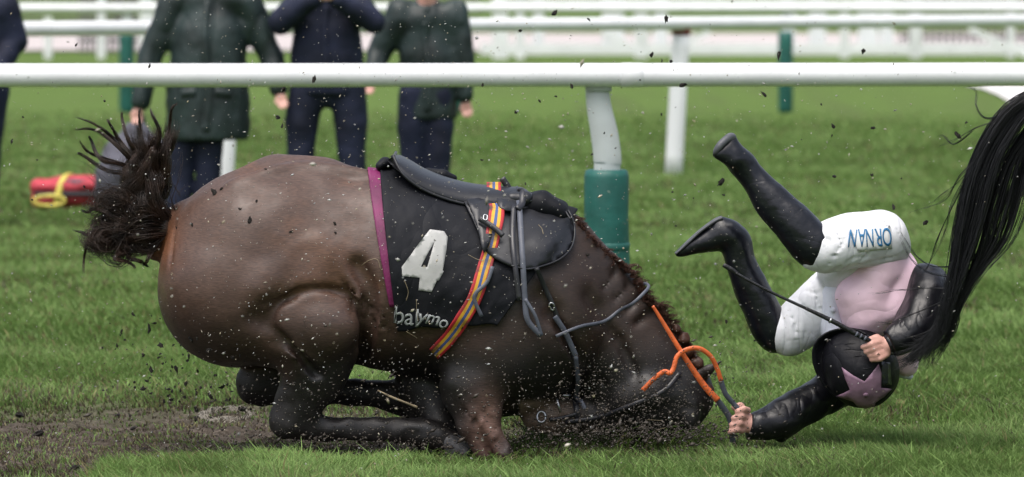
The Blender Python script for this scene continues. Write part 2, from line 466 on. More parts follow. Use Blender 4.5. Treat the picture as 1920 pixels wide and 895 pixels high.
def tube(name, pts, r, m, parent, n=24, sides=8, flat=None, radii=None):
    """round tube, or a flat ribbon when flat=(width, thickness); pts in world coordinates"""
    c = spline([tuple(p) for p in pts], n)
    rr = np.full(n, r) if radii is None else np.interp(np.linspace(0, 1, n), np.linspace(0, 1, len(radii)), radii)
    T = np.gradient(c, axis=0); T /= np.linalg.norm(T, axis=1)[:, None] + 1e-9
    ref = np.tile(np.array([0, -1.0, 0]), (n, 1))
    B = np.cross(T, ref); bl = np.linalg.norm(B, axis=1)[:, None]; B = np.where(bl > 1e-3, B / np.maximum(bl, 1e-3), [1, 0, 0])
    N = np.cross(B, T)
    V = []; uv = []
    if flat:
        wd, th = flat; sides = 8
        prof = [(-.5, -.5), (0, -.56), (.5, -.5), (.52, 0), (.5, .5), (0, .56), (-.5, .5), (-.52, 0)]
        for i in range(n):
            s_ = rr[i] / r if r else 1.0
            for (a, b) in prof:
                V.append(c[i] + B[i] * a * wd * s_ + N[i] * b * th); uv.append((a + .5, i / (n - 1)))
    else:
        for i in range(n):
            for k in range(sides):
                t = 2 * math.pi * k / sides
                V.append(c[i] + (B[i] * math.cos(t) + N[i] * math.sin(t)) * rr[i]); uv.append((k / sides, i / (n - 1)))
    F = []
    for i in range(n - 1):
        for k in range(sides):
            a, b = i * sides + k, i * sides + (k + 1) % sides
            F.append((a, b, b + sides, a + sides))
    me = bpy.data.meshes.new(name)
    me.from_pydata([tuple(v) for v in V], [], F + [tuple(range(sides))[::-1], tuple(range((n - 1) * sides, n * sides))])
    ul = me.uv_layers.new(name='uv')
    for l in me.loops: ul.data[l.index].uv = uv[l.vertex_index]
    outward(me)
    return link(name, me, m, parent)

def ptube(name, pts, r, m, parent, **kw):
    """pts: (px,py,Y)"""
    return tube(name, [P(*p) for p in pts], r, m, parent, **kw)

def strands(name, C, rad, m, parent, cols=None):
    """C (N,S,3) centre lines, rad (N,S)"""
    N, Sg, _ = C.shape
    T = np.gradient(C, axis=1); T /= np.linalg.norm(T, axis=2)[..., None] + 1e-9
    ref = np.array([0.3, 1.0, 0.1]); B = np.cross(T, ref); B /= np.linalg.norm(B, axis=2)[..., None] + 1e-9
    Nn = np.cross(B, T)
    V = np.zeros((N, Sg, 3, 3))
    for k in range(3):
        t = 2 * math.pi * k / 3
        V[:, :, k] = C + (B * math.cos(t) + Nn * math.sin(t)) * rad[..., None]
    base = (np.arange(N) * Sg * 3)[:, None, None] + (np.arange(Sg - 1) * 3)[None, :, None]
    F = []
    for k in range(3):
        a = base + k; b = base + (k + 1) % 3
        F.append(np.concatenate([a, b, b + 3, a + 3], axis=2).reshape(-1, 4))
    me = mesh_np(name, V.reshape(-1, 3), np.vstack(F))
    return link(name, me, m, parent)

def locks(spec, seg=18):
    """spec: list of (points(px,py,Y), n, r0, r1, strand_radius, wig) -> centre lines"""
    CC, RR = [], []
    for (pts, n, r0, r1, sr, wig) in spec:
        w_ = np.array([tuple(P(*p)) for p in pts])
        c = spline(w_, seg)
        T = np.gradient(c, axis=0); T /= np.linalg.norm(T, axis=1)[:, None]
        B = np.cross(T, [0, 1, 0]); B /= np.linalg.norm(B, axis=1)[:, None] + 1e-9; Nn = np.cross(B, T)
        t = np.linspace(0, 1, seg)
        rad = r0 + (r1 - r0) * t
        for q in range(n):
            a = rng.uniform(0, 2 * math.pi); rho = math.sqrt(rng.random())
            a2 = a + rng.normal(0, .8); rho2 = min(1, abs(rho + rng.normal(0, .3)))
            ca = (np.cos(a) * rho * (1 - t) + np.cos(a2) * rho2 * t) * rad; cb = (np.sin(a) * rho * (1 - t) + np.sin(a2) * rho2 * t) * rad
            ph = rng.uniform(0, 6.3, 3); fr = rng.uniform(2, 7, 3)
            wv = wig * t
            L0, L1 = rng.uniform(0, .08), rng.uniform(.82, 1.0)
            line = c + B * (ca + wv * np.sin(fr[0] * t * 3 + ph[0]))[:, None] + Nn * (cb + wv * np.sin(fr[1] * t * 3 + ph[1]))[:, None]
            ti = L0 + (L1 - L0) * t
            line = np.stack([np.interp(ti, t, line[:, k]) for k in range(3)], 1)
            CC.append(line); RR.append(sr * (1 - .75 * t ** 1.5) * rng.uniform(.6, 1.3))
    return np.array(CC), np.array(RR)

# ================================================================== SETTING
def sstep(a, b, x):
    t = np.clip((x - a) / (b - a), 0, 1); return t * t * (3 - 2 * t)

def mudmask(X, Y):
    """bare churned strip where the horse slid"""
    X = np.asarray(X, float); Y = np.asarray(Y, float)
    p = np.stack([X, Y * .6, np.zeros_like(X)], -1)
    n = fbm(p, 2.2, 4) - .5; n2 = fbm(p + 7, 11., 2) - .5
    yn = Y + n * 1.1 + n2 * .25
    lo = np.where(X > -1.25, -.52, -.52 - 1.0 * sstep(-1.0, -1.4, X))
    m = sstep(lo - .06, lo + .12, yn) * (1 - sstep(.8, 2.5, yn + .7 * sstep(-1.0, .2, X)))
    m = m * (1 - sstep(.0, .45, X + n * .6))
    m2 = np.exp(-(((X - .42) / .45) ** 2 + ((Y + .02) / .25) ** 2)) * .3       # round the buried head
    return np.clip(np.maximum(m, m2 + n), 0, 1)

def axis(core_lo, core_hi, step, far_lo, far_hi, g=1.22):
    a = list(np.arange(core_lo, core_hi + 1e-6, step)); d = step
    while a[-1] < far_hi: d *= g; a.append(a[-1] + d)
    d = step
    while a[0] > far_lo: d *= g; a.insert(0, a[0] - d)
    return np.array(a)

def groundz(X, Y):
    p = np.stack([X, Y, np.zeros_like(X)], -1)
    m = mudmask(X, Y)
    near = np.exp(-((X / 5.0) ** 2 + ((Y - .5) / 4.0) ** 2))
    z = (fbm(p, 1.7, 3) - .5) * .03 * near
    z = z + m * near * ((fbm(p + 3, 9., 4) - .5) * .05 - .008)
    # hoof print with a raised rim
    hx, hy = HP.x, HP.y
    r = np.sqrt(((X - hx) / .085) ** 2 + ((Y - hy) / .20) ** 2)
    z = z + .022 * np.exp(-((r - 1) / .28) ** 2) - .02 * np.exp(-(r / .7) ** 2)
    return z

def ground_pt(px, py):
    d = FPX * CZ / (py - HY)
    return Vector(((px - 960) * d / FPX, d - D0, 0))
HP = ground_pt(425, 792)

gx = axis(-2.6, 2.6, .022, -600, 600, 1.18); gy = axis(-1.6, 2.6, .022, -40, 1500, 1.12)
GX, GY = np.meshgrid(gx, gy, indexing='ij')
GZ = groundz(GX, GY)
nx, ny = GX.shape
V = np.stack([GX, GY, GZ], -1).reshape(-1, 3)
I = np.arange(nx * ny).reshape(nx, ny)
F = np.stack([I[:-1, :-1], I[1:, :-1], I[1:, 1:], I[:-1, 1:]], -1).reshape(-1, 4)
me = mesh_np('ground', V, F)
mk = mudmask(V[:, 0], V[:, 1])
add_col(me, 'mud', np.stack([mk] * 3, 1))
gm = bpy.data.materials.new('turf'); gm.use_nodes = True
n = gm.node_tree; b = n.nodes['Principled BSDF']; Lk = n.links.new
b.inputs['Roughness'].default_value = 1.0; b.inputs['Specular IOR Level'].default_value = .1
tc = n.nodes.new('ShaderNodeTexCoord')
def nz(scale, det=5, stretch=None):
    t = n.nodes.new('ShaderNodeTexNoise'); t.inputs['Scale'].default_value = scale; t.inputs['Detail'].default_value = det
    if stretch:
        mp = n.nodes.new('ShaderNodeMapping'); mp.inputs['Scale'].default_value = stretch; Lk(tc.outputs['Object'], mp.inputs[0]); Lk(mp.outputs[0], t.inputs['Vector'])
    else: Lk(tc.outputs['Object'], t.inputs['Vector'])
    r = n.nodes.new('ShaderNodeMapRange'); r.inputs[1].default_value = .3; r.inputs[2].default_value = .7
    Lk(t.outputs['Fac'], r.inputs[0]); return r.outputs[0]
def mixc(f, A, B):
    x = n.nodes.new('ShaderNodeMix'); x.data_type = 'RGBA'; Lk(f, x.inputs['Factor'])
    for v, s_ in ((A, 'A'), (B, 'B')):
        if isinstance(v, tuple): x.inputs[s_].default_value = (*v, 1)
        else: Lk(v, x.inputs[s_])
    return x.outputs['Result']
g1 = mixc(nz(.5, 4), (.088, .138, .035), (.108, .164, .044))
g2 = mixc(nz(3.5, 6, (1, .35, 1)), g1, (.072, .120, .029))
g3 = mixc(nz(30, 4), g2, (.105, .165, .042))
# soil seen between the blades close by: a real darker soil only under the blade carpet
mudc = mixc(nz(14, 8), (.062, .050, .040), (.145, .122, .10))
mudc = mixc(nz(60, 4), mudc, (.032, .026, .02))
at = n.nodes.new('ShaderNodeAttribute'); at.attribute_name = 'mud'
sp_ = n.nodes.new('ShaderNodeSeparateColor'); Lk(at.outputs['Color'], sp_.inputs[0])
Lk(mixc(sp_.outputs[0], g3, mudc), b.inputs['Base Color'])
t = n.nodes.new('ShaderNodeTexNoise'); t.inputs['Scale'].default_value = 45; t.inputs['Detail'].default_value = 6
Lk(tc.outputs['Object'], t.inputs['Vector'])
bp = n.nodes.new('ShaderNodeBump'); bp.inputs['Strength'].default_value = .7; bp.inputs['Distance'].default_value = .02
Lk(t.outputs['Fac'], bp.inputs['Height']); Lk(bp.outputs[0], b.inputs['Normal'])
o = link('ground', me, gm); tag(o, 'green racecourse turf with a churned muddy strip', 'ground', kind='structure')

def sheet(name, pts, z, m, label):
    me = bpy.data.meshes.new(name); me.from_pydata([(x, y, z) for x, y in pts], [], [tuple(range(len(pts)))]); outward(me)
    o = link(name, me, m, smooth=False); tag(o, label, name, kind='structure'); return o
sheet('road', [(-400, 103 - D0), (400, 103 - D0), (400, 143 - D0), (-400, 143 - D0)], .05, M['road'], 'pale dirt track crossing far behind the rails')
pp = [ground_pt(*q) for q in ((1812, 163), (1840, 168), (1870, 180), (1895, 195), (1960, 215), (2300, 235), (2300, 150), (1800, 150))]
pcurve = [(p.x, p.y) for p in pp]
sheet('path', pcurve, .03, M['path'], 'pale path patch at the right edge beyond the first rail')

# ---- grass
def blades(name, xr, yr, n, h, wd, seed, label):
    g = np.random.default_rng(seed)
    X = g.uniform(xr[0], xr[1], n * 2); Y = g.uniform(yr[0], yr[1], n * 2)
    d = Y + D0
    keep = np.abs(X) < d * .1182 + .9
    m = mudmask(X, Y)
    cl = fbm(np.stack([X, Y, X * 0], -1), 5.5, 3)
    keep &= g.random(len(X)) > m * .93 * (1 - .35 * cl)
    keep &= g.random(len(X)) < .35 + 1.3 * cl
    keep &= g.random(len(X)) < 1 - sstep(14, 40, Y)
    keep &= g.random(len(X)) > .25 * sstep(.3, -.2, cl)
    X, Y, m, cl = X[keep][:n], Y[keep][:n], m[keep][:n], cl[keep][:n]; N = len(X)
    Z = groundz(X, Y) - .004
    cl2 = fbm(np.stack([X, Y, X * 0 + 5], -1), 1.3, 2)
    H = h * np.where(Y < .9, .55 + .8 * cl, .8 + .3 * cl) * g.uniform(.55, 1.25, N) * (1 - .62 * m) * (.75 + .5 * cl2)
    fore = np.clip((-.1 - Y) / .5, 0, 1); H *= 1 + .25 * fore
    tall = (g.random(N) < .03) & (m < .5); H = np.where(tall, H * 1.35, H)
    a = g.uniform(0, 2 * math.pi, N)
    wind = fbm(np.stack([X, Y, X * 0 + 9], -1), 2.0, 2) * 6.3
    a = np.where(g.random(N) < .6, wind + g.normal(0, .7, N), a)
    lean = H * g.uniform(.15, 1.1, N)
    dx, dy = np.cos(a) * lean, np.sin(a) * lean
    sa = g.uniform(-.9, .9, N)          # blade width direction mostly facing the viewer
    wx, wy = np.cos(sa) * wd * .5 * g.uniform(.6, 1.3, N), np.sin(sa) * wd * .5
    B = np.stack([X, Y, Z], 1)
    W = np.stack([wx, wy, wx * 0], 1)
    mid = B + np.stack([dx * .35, dy * .35, H * .62], 1); tip = B + np.stack([dx, dy, H * g.uniform(.8, 1.05, N)], 1)
    V = np.stack([B - W, B + W, mid - W * .8, mid + W * .8, tip], 1).reshape(-1, 3)
    k = (np.arange(N) * 5)[:, None]
    F = np.concatenate([k + [0, 1, 3], k + [0, 3, 2], k + [2, 3, 4]], 1).reshape(-1, 3)
    me = mesh_np(name, V, F)
    t = g.random(N)[:, None]
    c = (np.array([.100, .170, .044]) * (1 - t) + np.array([.176, .272, .080]) * t)
    c = c * (.9 + .22 * cl[:, None]) 
    yel = (g.random(N) < .05 + .25 * m + .06 * sstep(.3, -1.2, X))[:, None]
    c = np.where(yel, np.array([.22, .20, .09]) * g.uniform(.5, 1.1, N)[:, None], c)
    bro = (g.random(N) < .55 * m)[:, None]
    c = np.where(bro, np.array([.08, .062, .045]), c)
    c = np.where(tall[:, None], c * 1.35, c)
    c = c * (1 + (.30 if yr[0] < 1 else .12) * (fbm(np.stack([X, Y * .6, X * 0 + 2], -1), 7., 3) - .5) * 2)[:, None]
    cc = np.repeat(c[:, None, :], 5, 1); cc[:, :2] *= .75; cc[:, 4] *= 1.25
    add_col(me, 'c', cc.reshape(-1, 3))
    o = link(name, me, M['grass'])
    tag(o, label, 'grass', kind='stuff')
blades('grass', (-2.9, 2.9), (-1.5, .6), 165000, .050, .0042, 1, 'wet green turf grass in the foreground around the fallen horse')
blades('grass', (-3.4, 3.4), (.6, 4.0), 130000, .055, .0052, 2, 'green turf grass between the horse and the nearest rail')
blades('grass', (-4.6, 4.6), (4.0, 14.0), 130000, .055, .009, 3, 'green turf grass stretching out behind the nearest rail')
blades('grass', (-7.5, 7.5), (14.0, 40.0), 170000, .06, .016, 4, 'short green turf far behind the standing people')

def fibres():
    g = np.random.default_rng(5); C = []; Rr = []
    for i in range(260):            # pale root fibres round the hoof print rim
        a = g.uniform(0, 2 * math.pi); k = g.normal(1, .07)
        if math.cos(a) > .55 and g.random() < .75: continue
        x = HP.x + .085 * k * math.cos(a); y = HP.y + .20 * k * math.sin(a)
        L_ = g.uniform(.008, .03); a2 = a + math.pi / 2 + g.normal(0, .5)
        z = .024 + g.normal(0, .004)
        C.append([(x + math.cos(a2) * L_ * (t - .5), y + 2 * math.sin(a2) * L_ * (t - .5), z + .008 * math.sin(3 * t)) for t in (0, .33, .66, 1)]); Rr.append([.0011] * 4)
    o = strands('root_fibres', np.array(C), np.array(Rr), mat('root_fibre', (.36, .33, .28), .8, noise=.3), None)
    tag(o, 'pale root fibres ringing the oval hoof print in the mud', 'roots', kind='stuff')
fibres()

# ---- running rails
def running_rail(label, rail_pts, r, posts, group, m=M['rail']):
    t = thing('running_rail', label, 'rail', (0, 0, 0), group)
    tube('rail', rail_pts, r, m, t, n=max(24, len(rail_pts) * 6), sides=28)
    return t
def lathe(name, prof, cx, cy, m, parent, sides=28, warp=0.0, lean=0.0):
    V = []; F = []
    for i, (r, z) in enumerate(prof):
        for k in range(sides):
            a = 2 * math.pi * k / sides
            rr = r * (1 + warp * (fbm(np.array([math.cos(a) * 1.5 + cx, math.sin(a) * 1.5, z * 6.0]), 1.4, 2) - .5))
            V.append((cx + rr * math.cos(a) + lean * z, cy + rr * math.sin(a), z))
    for i in range(len(prof) - 1):
        for k in range(sides):
            a, b2 = i * sides + k, i * sides + (k + 1) % sides
            F.append((a, b2, b2 + sides, a + sides))
    F.append(tuple(range(sides))[::-1]); F.append(tuple(range((len(prof) - 1) * sides, len(prof) * sides)))
    me = bpy.data.meshes.new(name); me.from_pydata(V, [], F); outward(me)
    return link(name, me, m, parent)

YN = FPX / 450 - D0
t = running_rail('nearest thick white plastic running rail with a green padded post', [(-9, YN, 1.155), (-3, YN, 1.142), (0, YN, 1.142), (3, YN, 1.146), (9, YN, 1.16)], .049, [], 'white running rails')
lathe('rail_sleeve', [(.0492, 0), (.0512, .001), (.0512, .09), (.0492, .091)], 0, 0, M['rail'], t)
sl = t.children[-1]; sl.rotation_euler = (0, R(90), 0); sl.location = ((1165 - 960) / 450, YN, 1.142)
for ppx in (1136 - 1980, 1136, 1136 + 1980):
    x0 = (ppx - 1136) / 450
    q = [(1119, 155), (1123, 200), (1133, 250), (1139, 300), (1138, 345), (1138, 600)]
    Yp = YN + .045
    pts = [Vector((P(a, b2, Yp).x + x0, Yp + (.0 if i > 1 else .0), P(a, b2, Yp).z)) for i, (a, b2) in enumerate(q)]
    pts[-1].z = 0
    po = tube('post', pts, 1, M['post_grey'], t, n=30, flat=(.105, .05), radii=[.9, .95, 1.05, 1.08, 1, 1])
    cx = P(1137, 330, Yp).x + x0; zt = P(0, 318, Yp).z
    tube('clamp', [(P(1122, 160, Yp).x + x0 - .045, YN + .035, 1.088), (P(1122, 160, Yp).x + x0 + .055, YN + .035, 1.088)], 1, M['post_grey'], po, n=4, flat=(.03, .05))
    lathe('pad', [(.05, zt - .012), (.075, zt), (.088, zt - .004), (.094, zt - .03), (.093, zt - .2), (.096, zt - .4), (.094, .06), (.09, .01), (.08, 0)], cx, Yp, M['pad'], po, warp=.10, sides=40)
    lathe('pad_seam', [(.0955, zt - .335), (.0985, zt - .33), (.0985, zt - .31), (.0955, zt - .305)], cx, Yp, M['pad'], po, sides=40)

def sA(px): return 273 + (214 - 273) * px / 1920
def ptA(px, z): s_ = sA(px); return Vector(((px - 960) / s_, FPX / s_ - D0, z))
t = running_rail('second white running rail on leaning white posts behind the people', [ptA(x, 1.225) for x in (-900, -300, 300, 960, 1600, 2300, 2900)], .052, [], 'white running rails')
for px in (-420, 425, 1270, 2115):
    a = ptA(px + 8, 1.19); b2 = ptA(px - 7, 0)
    a.y += .03; b2.y += .03
    po = tube('post', [a, (a + b2) / 2, b2], 1, M['rail_far'] if px != 1270 else M['rail_far'], t, n=8, flat=(.135, .06))
    tube('post_cap', [a + Vector((0, 0, .0)), a - Vector((.002, 0, .06))], 1, M['rust'], po, n=3, flat=(.142, .07))
YB = FPX / 155 - D0
t = running_rail('third white running rail on posts wrapped in green padding', [((x - 960) / 155, YB, 1.27) for x in (-1500, -300, 960, 2200, 3400)], .055, [], 'white running rails')
for px in (-380, 238, 857, 1475, 2093):
    x = (px - 960) / 155
    po = tube('post', [(x, YB + .05, 1.25), (x, YB + .05, .9), (x - .02, YB + .05, 0)], 1, M['rail_far'], t, n=8, flat=(.12, .06))
    lathe('pad', [(.06, .99), (.085, .98), (.09, .9), (.09, .05), (.08, 0)], x - .01, YB + .05, M['pad'], po)

def box_mesh(name, boxes, m, parent):
    bm = bmesh.new()
    for (c, s_, rot) in boxes:
        r = bmesh.ops.create_cube(bm, size=1)
        for v in r['verts']:
            v.co = Vector((v.co.x * s_[0], v.co.y * s_[1], v.co.z * s_[2]))
            if rot:
                cc, ss = math.cos(rot), math.sin(rot)
                v.co = Vector((v.co.x * cc - v.co.z * ss, v.co.y, v.co.x * ss + v.co.z * cc))
            v.co += Vector(c)
    bmesh.ops.bevel(bm, geom=bm.edges[:], offset=.006, segments=1, affect='EDGES')
    me = bpy.data.meshes.new(name); bm.to_mesh(me); bm.free()
    return link(name, me, m, parent, smooth=False)
dC = 93.0; sC = FPX / dC; YC = dC - D0
def xC(px): return (px - 960) / sC
t = thing('board_fence', 'far white board fence with diagonal braces beyond the padded posts', 'fence')
for (px, wd, z1) in ((90, .16, .9), (190, .16, 1.5), (275, .3, 1.5), (938, .34, 1.6), (975, .2, 1.6), (1205, .3, 1.1), (1590, .2, 1.1), (1725, .26, 1.25), (1905, .16, 1.2), (2100, .2, 1.2)):
    box_mesh('post', [((xC(px), YC + (1 if px > 1000 else 0), z1 / 2), (wd, .12, z1), 0)], M['rail_far'], t)
for (a, b2, z) in ((950, 2300, 1.28), (950, 2300, 1.48), (-300, 300, 1.5)):
    box_mesh('board', [((xC((a + b2) / 2), YC - .1, z), ((b2 - a) / sC, .06, .13), 0)], M['rail_far'], t)
for (x0, y0, x1, y1) in ((1130, 62, 1208, 100), (1330, 60, 1290, 78), (1815, 55, 1925, 104)):
    xa, za, xb, zb = xC(x0), CZ - (y0 + 20) / sC, xC(x1), CZ - (y1 + 20) / sC
    box_mesh('brace', [(((xa + xb) / 2, YC - .25, (za + zb) / 2), (math.hypot(xb - xa, zb - za), .06, .14), math.atan2(zb - za, xb - xa))], M['rail_far'], t)
YE = 99 - D0; sE = FPX / 99
t = thing('board_fence', 'low white kickboard fence with broad upright panels in front of the pale track', 'fence')
box_mesh('board', [(((1500 - 960) / sE, YE, .13), (1200 / sE, .08, .26), 0)], M['rail_far'], t)
for (px, wd) in ((1150, .5), (1240, .3), (1480, .3), (1535, .38), (1630, .44), (1665, .3), (1010, .25)):
    box_mesh('panel', [(((px - 960) / sE, YE + .4, .75), (wd, .1, 1.5), 0)], M['rail_far'], t)
for (a, b2, dd, st, lab) in ((150, 330, 101, 9.5, 'dark picket fence panel at the left beyond the second rail'), (500, 900, 160, 14, 'distant grey picket fence between the standing people'), (-100, 330, 175, 14, 'distant grey picket fence at the upper left over far grass'), (1690, 2100, 108, 13, 'grey picket fence at the upper right before the pale track')):
    s_ = FPX / dd
    t = thing('picket_fence', lab, 'fence')
    bx = [(((px - 960) / s_, dd - D0, .68), (.055, .04, 1.36), 0) for px in np.arange(a, b2, st)]
    box_mesh('pickets', bx, M['picket'], t)
    box_mesh('crossbar', [((((a + b2) / 2 - 960) / s_, dd - D0 + .05, z), ((b2 - a) / s_, .05, .08), 0) for z in (.3, 1.15)], M['picket'], t)

# ================================================================== PEOPLE BEHIND
def spectator(label, px, s, arms, coat, legs, coatmat, legmat, height=1.78, hem=.6, hood=True):
    Yp = FPX / s - D0; X0 = (px - 960) / s
    t = thing('person', label, 'person', (X0, Yp, 0), None)
    k = height / 1.78
    def q(x, z, r, y=0.0): return (X0 + x, Yp + y, z, r)
    lo, hi = (X0 - .62, Yp - .4, -.02), (X0 + .62, Yp + .4, 1.92)
    f = Field(lo, hi, .011)
    zc = 1.60 * k
    f.chain([q(0, zc + .07, .088, .0), q(0, zc, .078, -.012), q(0, zc - .055, .055, -.03)], .03)          # head
    f.chain([q(0, zc - .05, .052), q(0, 1.44 * k, .06)], .03)
    f.chain([q(0, zc + .012, .012, -.098), q(0, zc - .018, .017, -.105)], .012)                             # nose
    for sg in (-1, 1):
        f.chain([q(sg * .032, zc + .02, .014, -.105), q(sg * .033, zc + .02, .014, -.104)], .012, sub=True)   # eye sockets
        f.chain([q(sg * .086, zc + .01, .016, .01), q(sg * .086, zc - .02, .012, .005)], .008)               # ears
    f.chain([q(-.02, zc - .048, .006, -.094), q(.02, zc - .048, .006, -.094)], .01, sub=True)               # mouth
    f.chain([q(0, 1.38 * k, .12), q(0, 1.15 * k, .115), q(0, .95 * k, .125)], .05, ky=.75)
    f.chain([q(-.15, 1.40 * k, .06), q(.15, 1.40 * k, .06)], .06)
    for A in arms:
        f.chain([q(*A[0][:2], .045, A[0][2]), q(*A[1][:2], .04, A[1][2]), q(*A[2][:2], .026, A[2][2])], .03)
        h0 = np.array([X0 + A[2][0], Yp + A[2][2], A[2][1]]); e0 = np.array([X0 + A[1][0], Yp + A[1][2], A[1][1]])
        dr = (h0 - e0) / np.linalg.norm(h0 - e0); sd_ = np.cross(dr, [0, 1, 0]); sd_ /= np.linalg.norm(sd_) + 1e-9
        pc = h0 + dr * .055
        f.cap(h0 + dr * .015, pc, .030, .032, .02, ky=.8)
        for i, L_ in enumerate((.045, .055, .052, .042)):
            b0 = pc + sd_ * (-.027 + .018 * i) + dr * .015
            m1 = b0 + dr * L_ * .6 + np.array([0, -.012, 0]); e1 = m1 + dr * L_ * .45 + np.array([0, -.02, 0]) * 0 - np.array([0, .018, 0])
            f.cap(b0, m1, .0105, .0095, .006); f.cap(m1, e1, .0095, .008, .006)
        f.cap(h0 + dr * .03 + sd_ * -.02, h0 + dr * .075 + sd_ * -.045 + np.array([0, -.02, 0]), .013, .010, .012)
    for (hx, kx, ax, yk) in legs:
        f.chain([q(hx, .86 * k, .085), q(kx, .48 * k, .055, yk), q(ax, .08, .04)], .04)
    me, Vv, Ff = f.mesh('body'); body = link('body', me, M['skin'], t)
    # hair
    f = Field((X0 - .13, Yp - .16, 1.5 * k), (X0 + .13, Yp + .16, 1.85 * k), .009)
    f.chain([q(0, zc + .085, .094, .018), q(0, zc + .02, .09, .035)], .03); f.cap((X0, Yp - .11, zc), (X0, Yp - .11, zc - .03), .062, .06, .02, sub=True)
    me, _, _ = f.mesh('hair'); link('hair', me, M['hair_dark'], t)
    # trousers
    f = Field(lo, hi, .014)
    f.chain([q(0, 1.0 * k, .15), q(0, .90 * k, .155)], .05, ky=.75)
    for (hx, kx, ax, yk) in legs:
        f.chain([q(hx, .88 * k, .118), q(kx * .98, .66 * k, .105), q(kx, .48 * k, .085, yk), q(ax, .10, .078)], .03)
    f.warp(.008, 9); me, _, _ = f.mesh('trousers'); link('trousers', me, legmat, t)
    for (hx, kx, ax, yk) in legs:
        f = Field((X0 + ax - .12, Yp - .3, -.02), (X0 + ax + .12, Yp + .15, .2), .011)
        f.chain([q(ax, .05, .05, .03), q(ax * 1.05, .04, .045, -.08), q(ax * 1.1, .032, .036, -.15)], .03)
        me, _, _ = f.mesh('shoe'); link('shoe', me, M['shoe'], t)
    # coat
    f = Field(lo, hi, .013)
    f.chain([q(0, 1.47 * k, .09, .02), q(0, 1.37 * k, .16), q(0, 1.15 * k, coat[0]), q(coat[2], (hem + .25), coat[1]), q(coat[2], hem + .05, coat[1] * 1.0)], .06, ky=.68)
    f.chain([q(-.16, 1.39 * k, .08), q(.16, 1.39 * k, .08)], .06)
    for A in arms:
        a, b_, c_ = A
        e = [c_[i] + (b_[i] - c_[i]) * .06 for i in range(3)]
        f.chain([q(a[0], a[1], .09, a[2]), q(b_[0], b_[1], .078, b_[2]), q(e[0], e[1], .058, e[2])], .05)
    f.warp(.014, 7.5, 3)
    # flat hem
    zz = f.ax[2]
    hz = (hem - zz)[None, None, :]
    armfree = np.ones((len(f.ax[0]), 1, 1))
    xx = np.abs(f.ax[0] - X0 - coat[2])[:, None, None]
    f.D = np.where((xx < coat[1] * 1.15), np.maximum(f.D, hz), f.D).astype(np.float32)
    me, cv, cf = f.mesh('coat', 1); co = link('coat', me, coatmat, t)
    cB = bvh_of(cv, cf)
    def fr(x, z, o_=.004):
        l_, n_, _, _ = cB.ray_cast(Vector((X0 + x, Yp - 2, z)), Vector((0, 1, 0)))
        return (l_ if l_ is not None else Vector((X0 + x, Yp - .12, z))) + Vector((0, -o_, 0))
    tube('placket', [fr(.012 * math.sin(z * 9), z) for z in np.linspace(1.38 * k, hem + .06, 9)], 1, coatmat, co, n=40, flat=(.045, .010))
    zp = hem + (.30 if hem < .7 else .16)
    for sg in (-1, 1):
        tube('pocket_flap', [fr(sg * .06 + coat[2], zp), fr(sg * .10 + coat[2], zp - .004), fr(sg * .155 + coat[2], zp - .012)], 1, coatmat, co, n=10, flat=(.05, .012))
    if hood:
        f = Field((X0 - .2, Yp - .2, 1.3 * k), (X0 + .2, Yp + .25, 1.62 * k), .012)
        f.chain([q(-.09, 1.47 * k, .035, .03), q(0, 1.45 * k, .045, -.06), q(.09, 1.47 * k, .035, .03), q(0, 1.49 * k, .045, .1), q(-.09, 1.47 * k, .035, .03)], .03)
        me, _, _ = f.mesh('collar'); link('collar', me, coatmat, t)
    return t

spectator('person in a long dark green waxed coat holding the grey bag', 392, 300,
          [((-.23, 1.41, 0), (-.36, 1.10, 0), (-.425, .78, -.06)), ((.25, 1.41, 0), (.385, 1.08, .02), (.445, .87, -.08))],
          (.235, .262, -.01), [(-.12, -.16, -.19, 0), (.02, .0, -.02, -.02)], M['coat_green'], M['navy'], 1.84, .56)
spectator('person in navy jacket and trousers with both elbows raised', 614, 300,
          [((-.19, 1.39, 0), (-.285, 1.30, -.12), (-.06, 1.44, -.26)), ((.19, 1.39, 0), (.285, 1.30, -.12), (.06, 1.44, -.26))],
          (.215, .222, .0), [(-.12, -.165, -.20, 0), (.12, .15, .19, 0)], M['navy'], M['navy'], 1.8, .84, hood=False)
spectator('smaller person in dark green hooded jacket with arms hanging', 801, 290,
          [((-.18, 1.35, 0), (-.31, 1.08, 0), (-.35, .93, -.1)), ((.18, 1.35, 0), (.225, 1.05, 0), (.25, .80, -.02))],
          (.185, .185, .01), [(-.07, -.09, -.12, 0), (.07, .07, .05, -.02)], M['coat_green'], M['navy'], 1.66, .66)
spectator('person in dark clothes cut off by the left edge of the photo', -44, 300,
          [((-.19, 1.39, 0), (-.25, 1.1, 0), (-.27, .82, -.02)), ((.17, 1.39, 0), (.235, 1.17, .02), (.12, .95, -.14))],
          (.17, .17, .0), [(-.09, -.1, -.12, 0), (.09, .07, .05, 0)], M['navy'], M['navy'], 1.76, .72, hood=False)

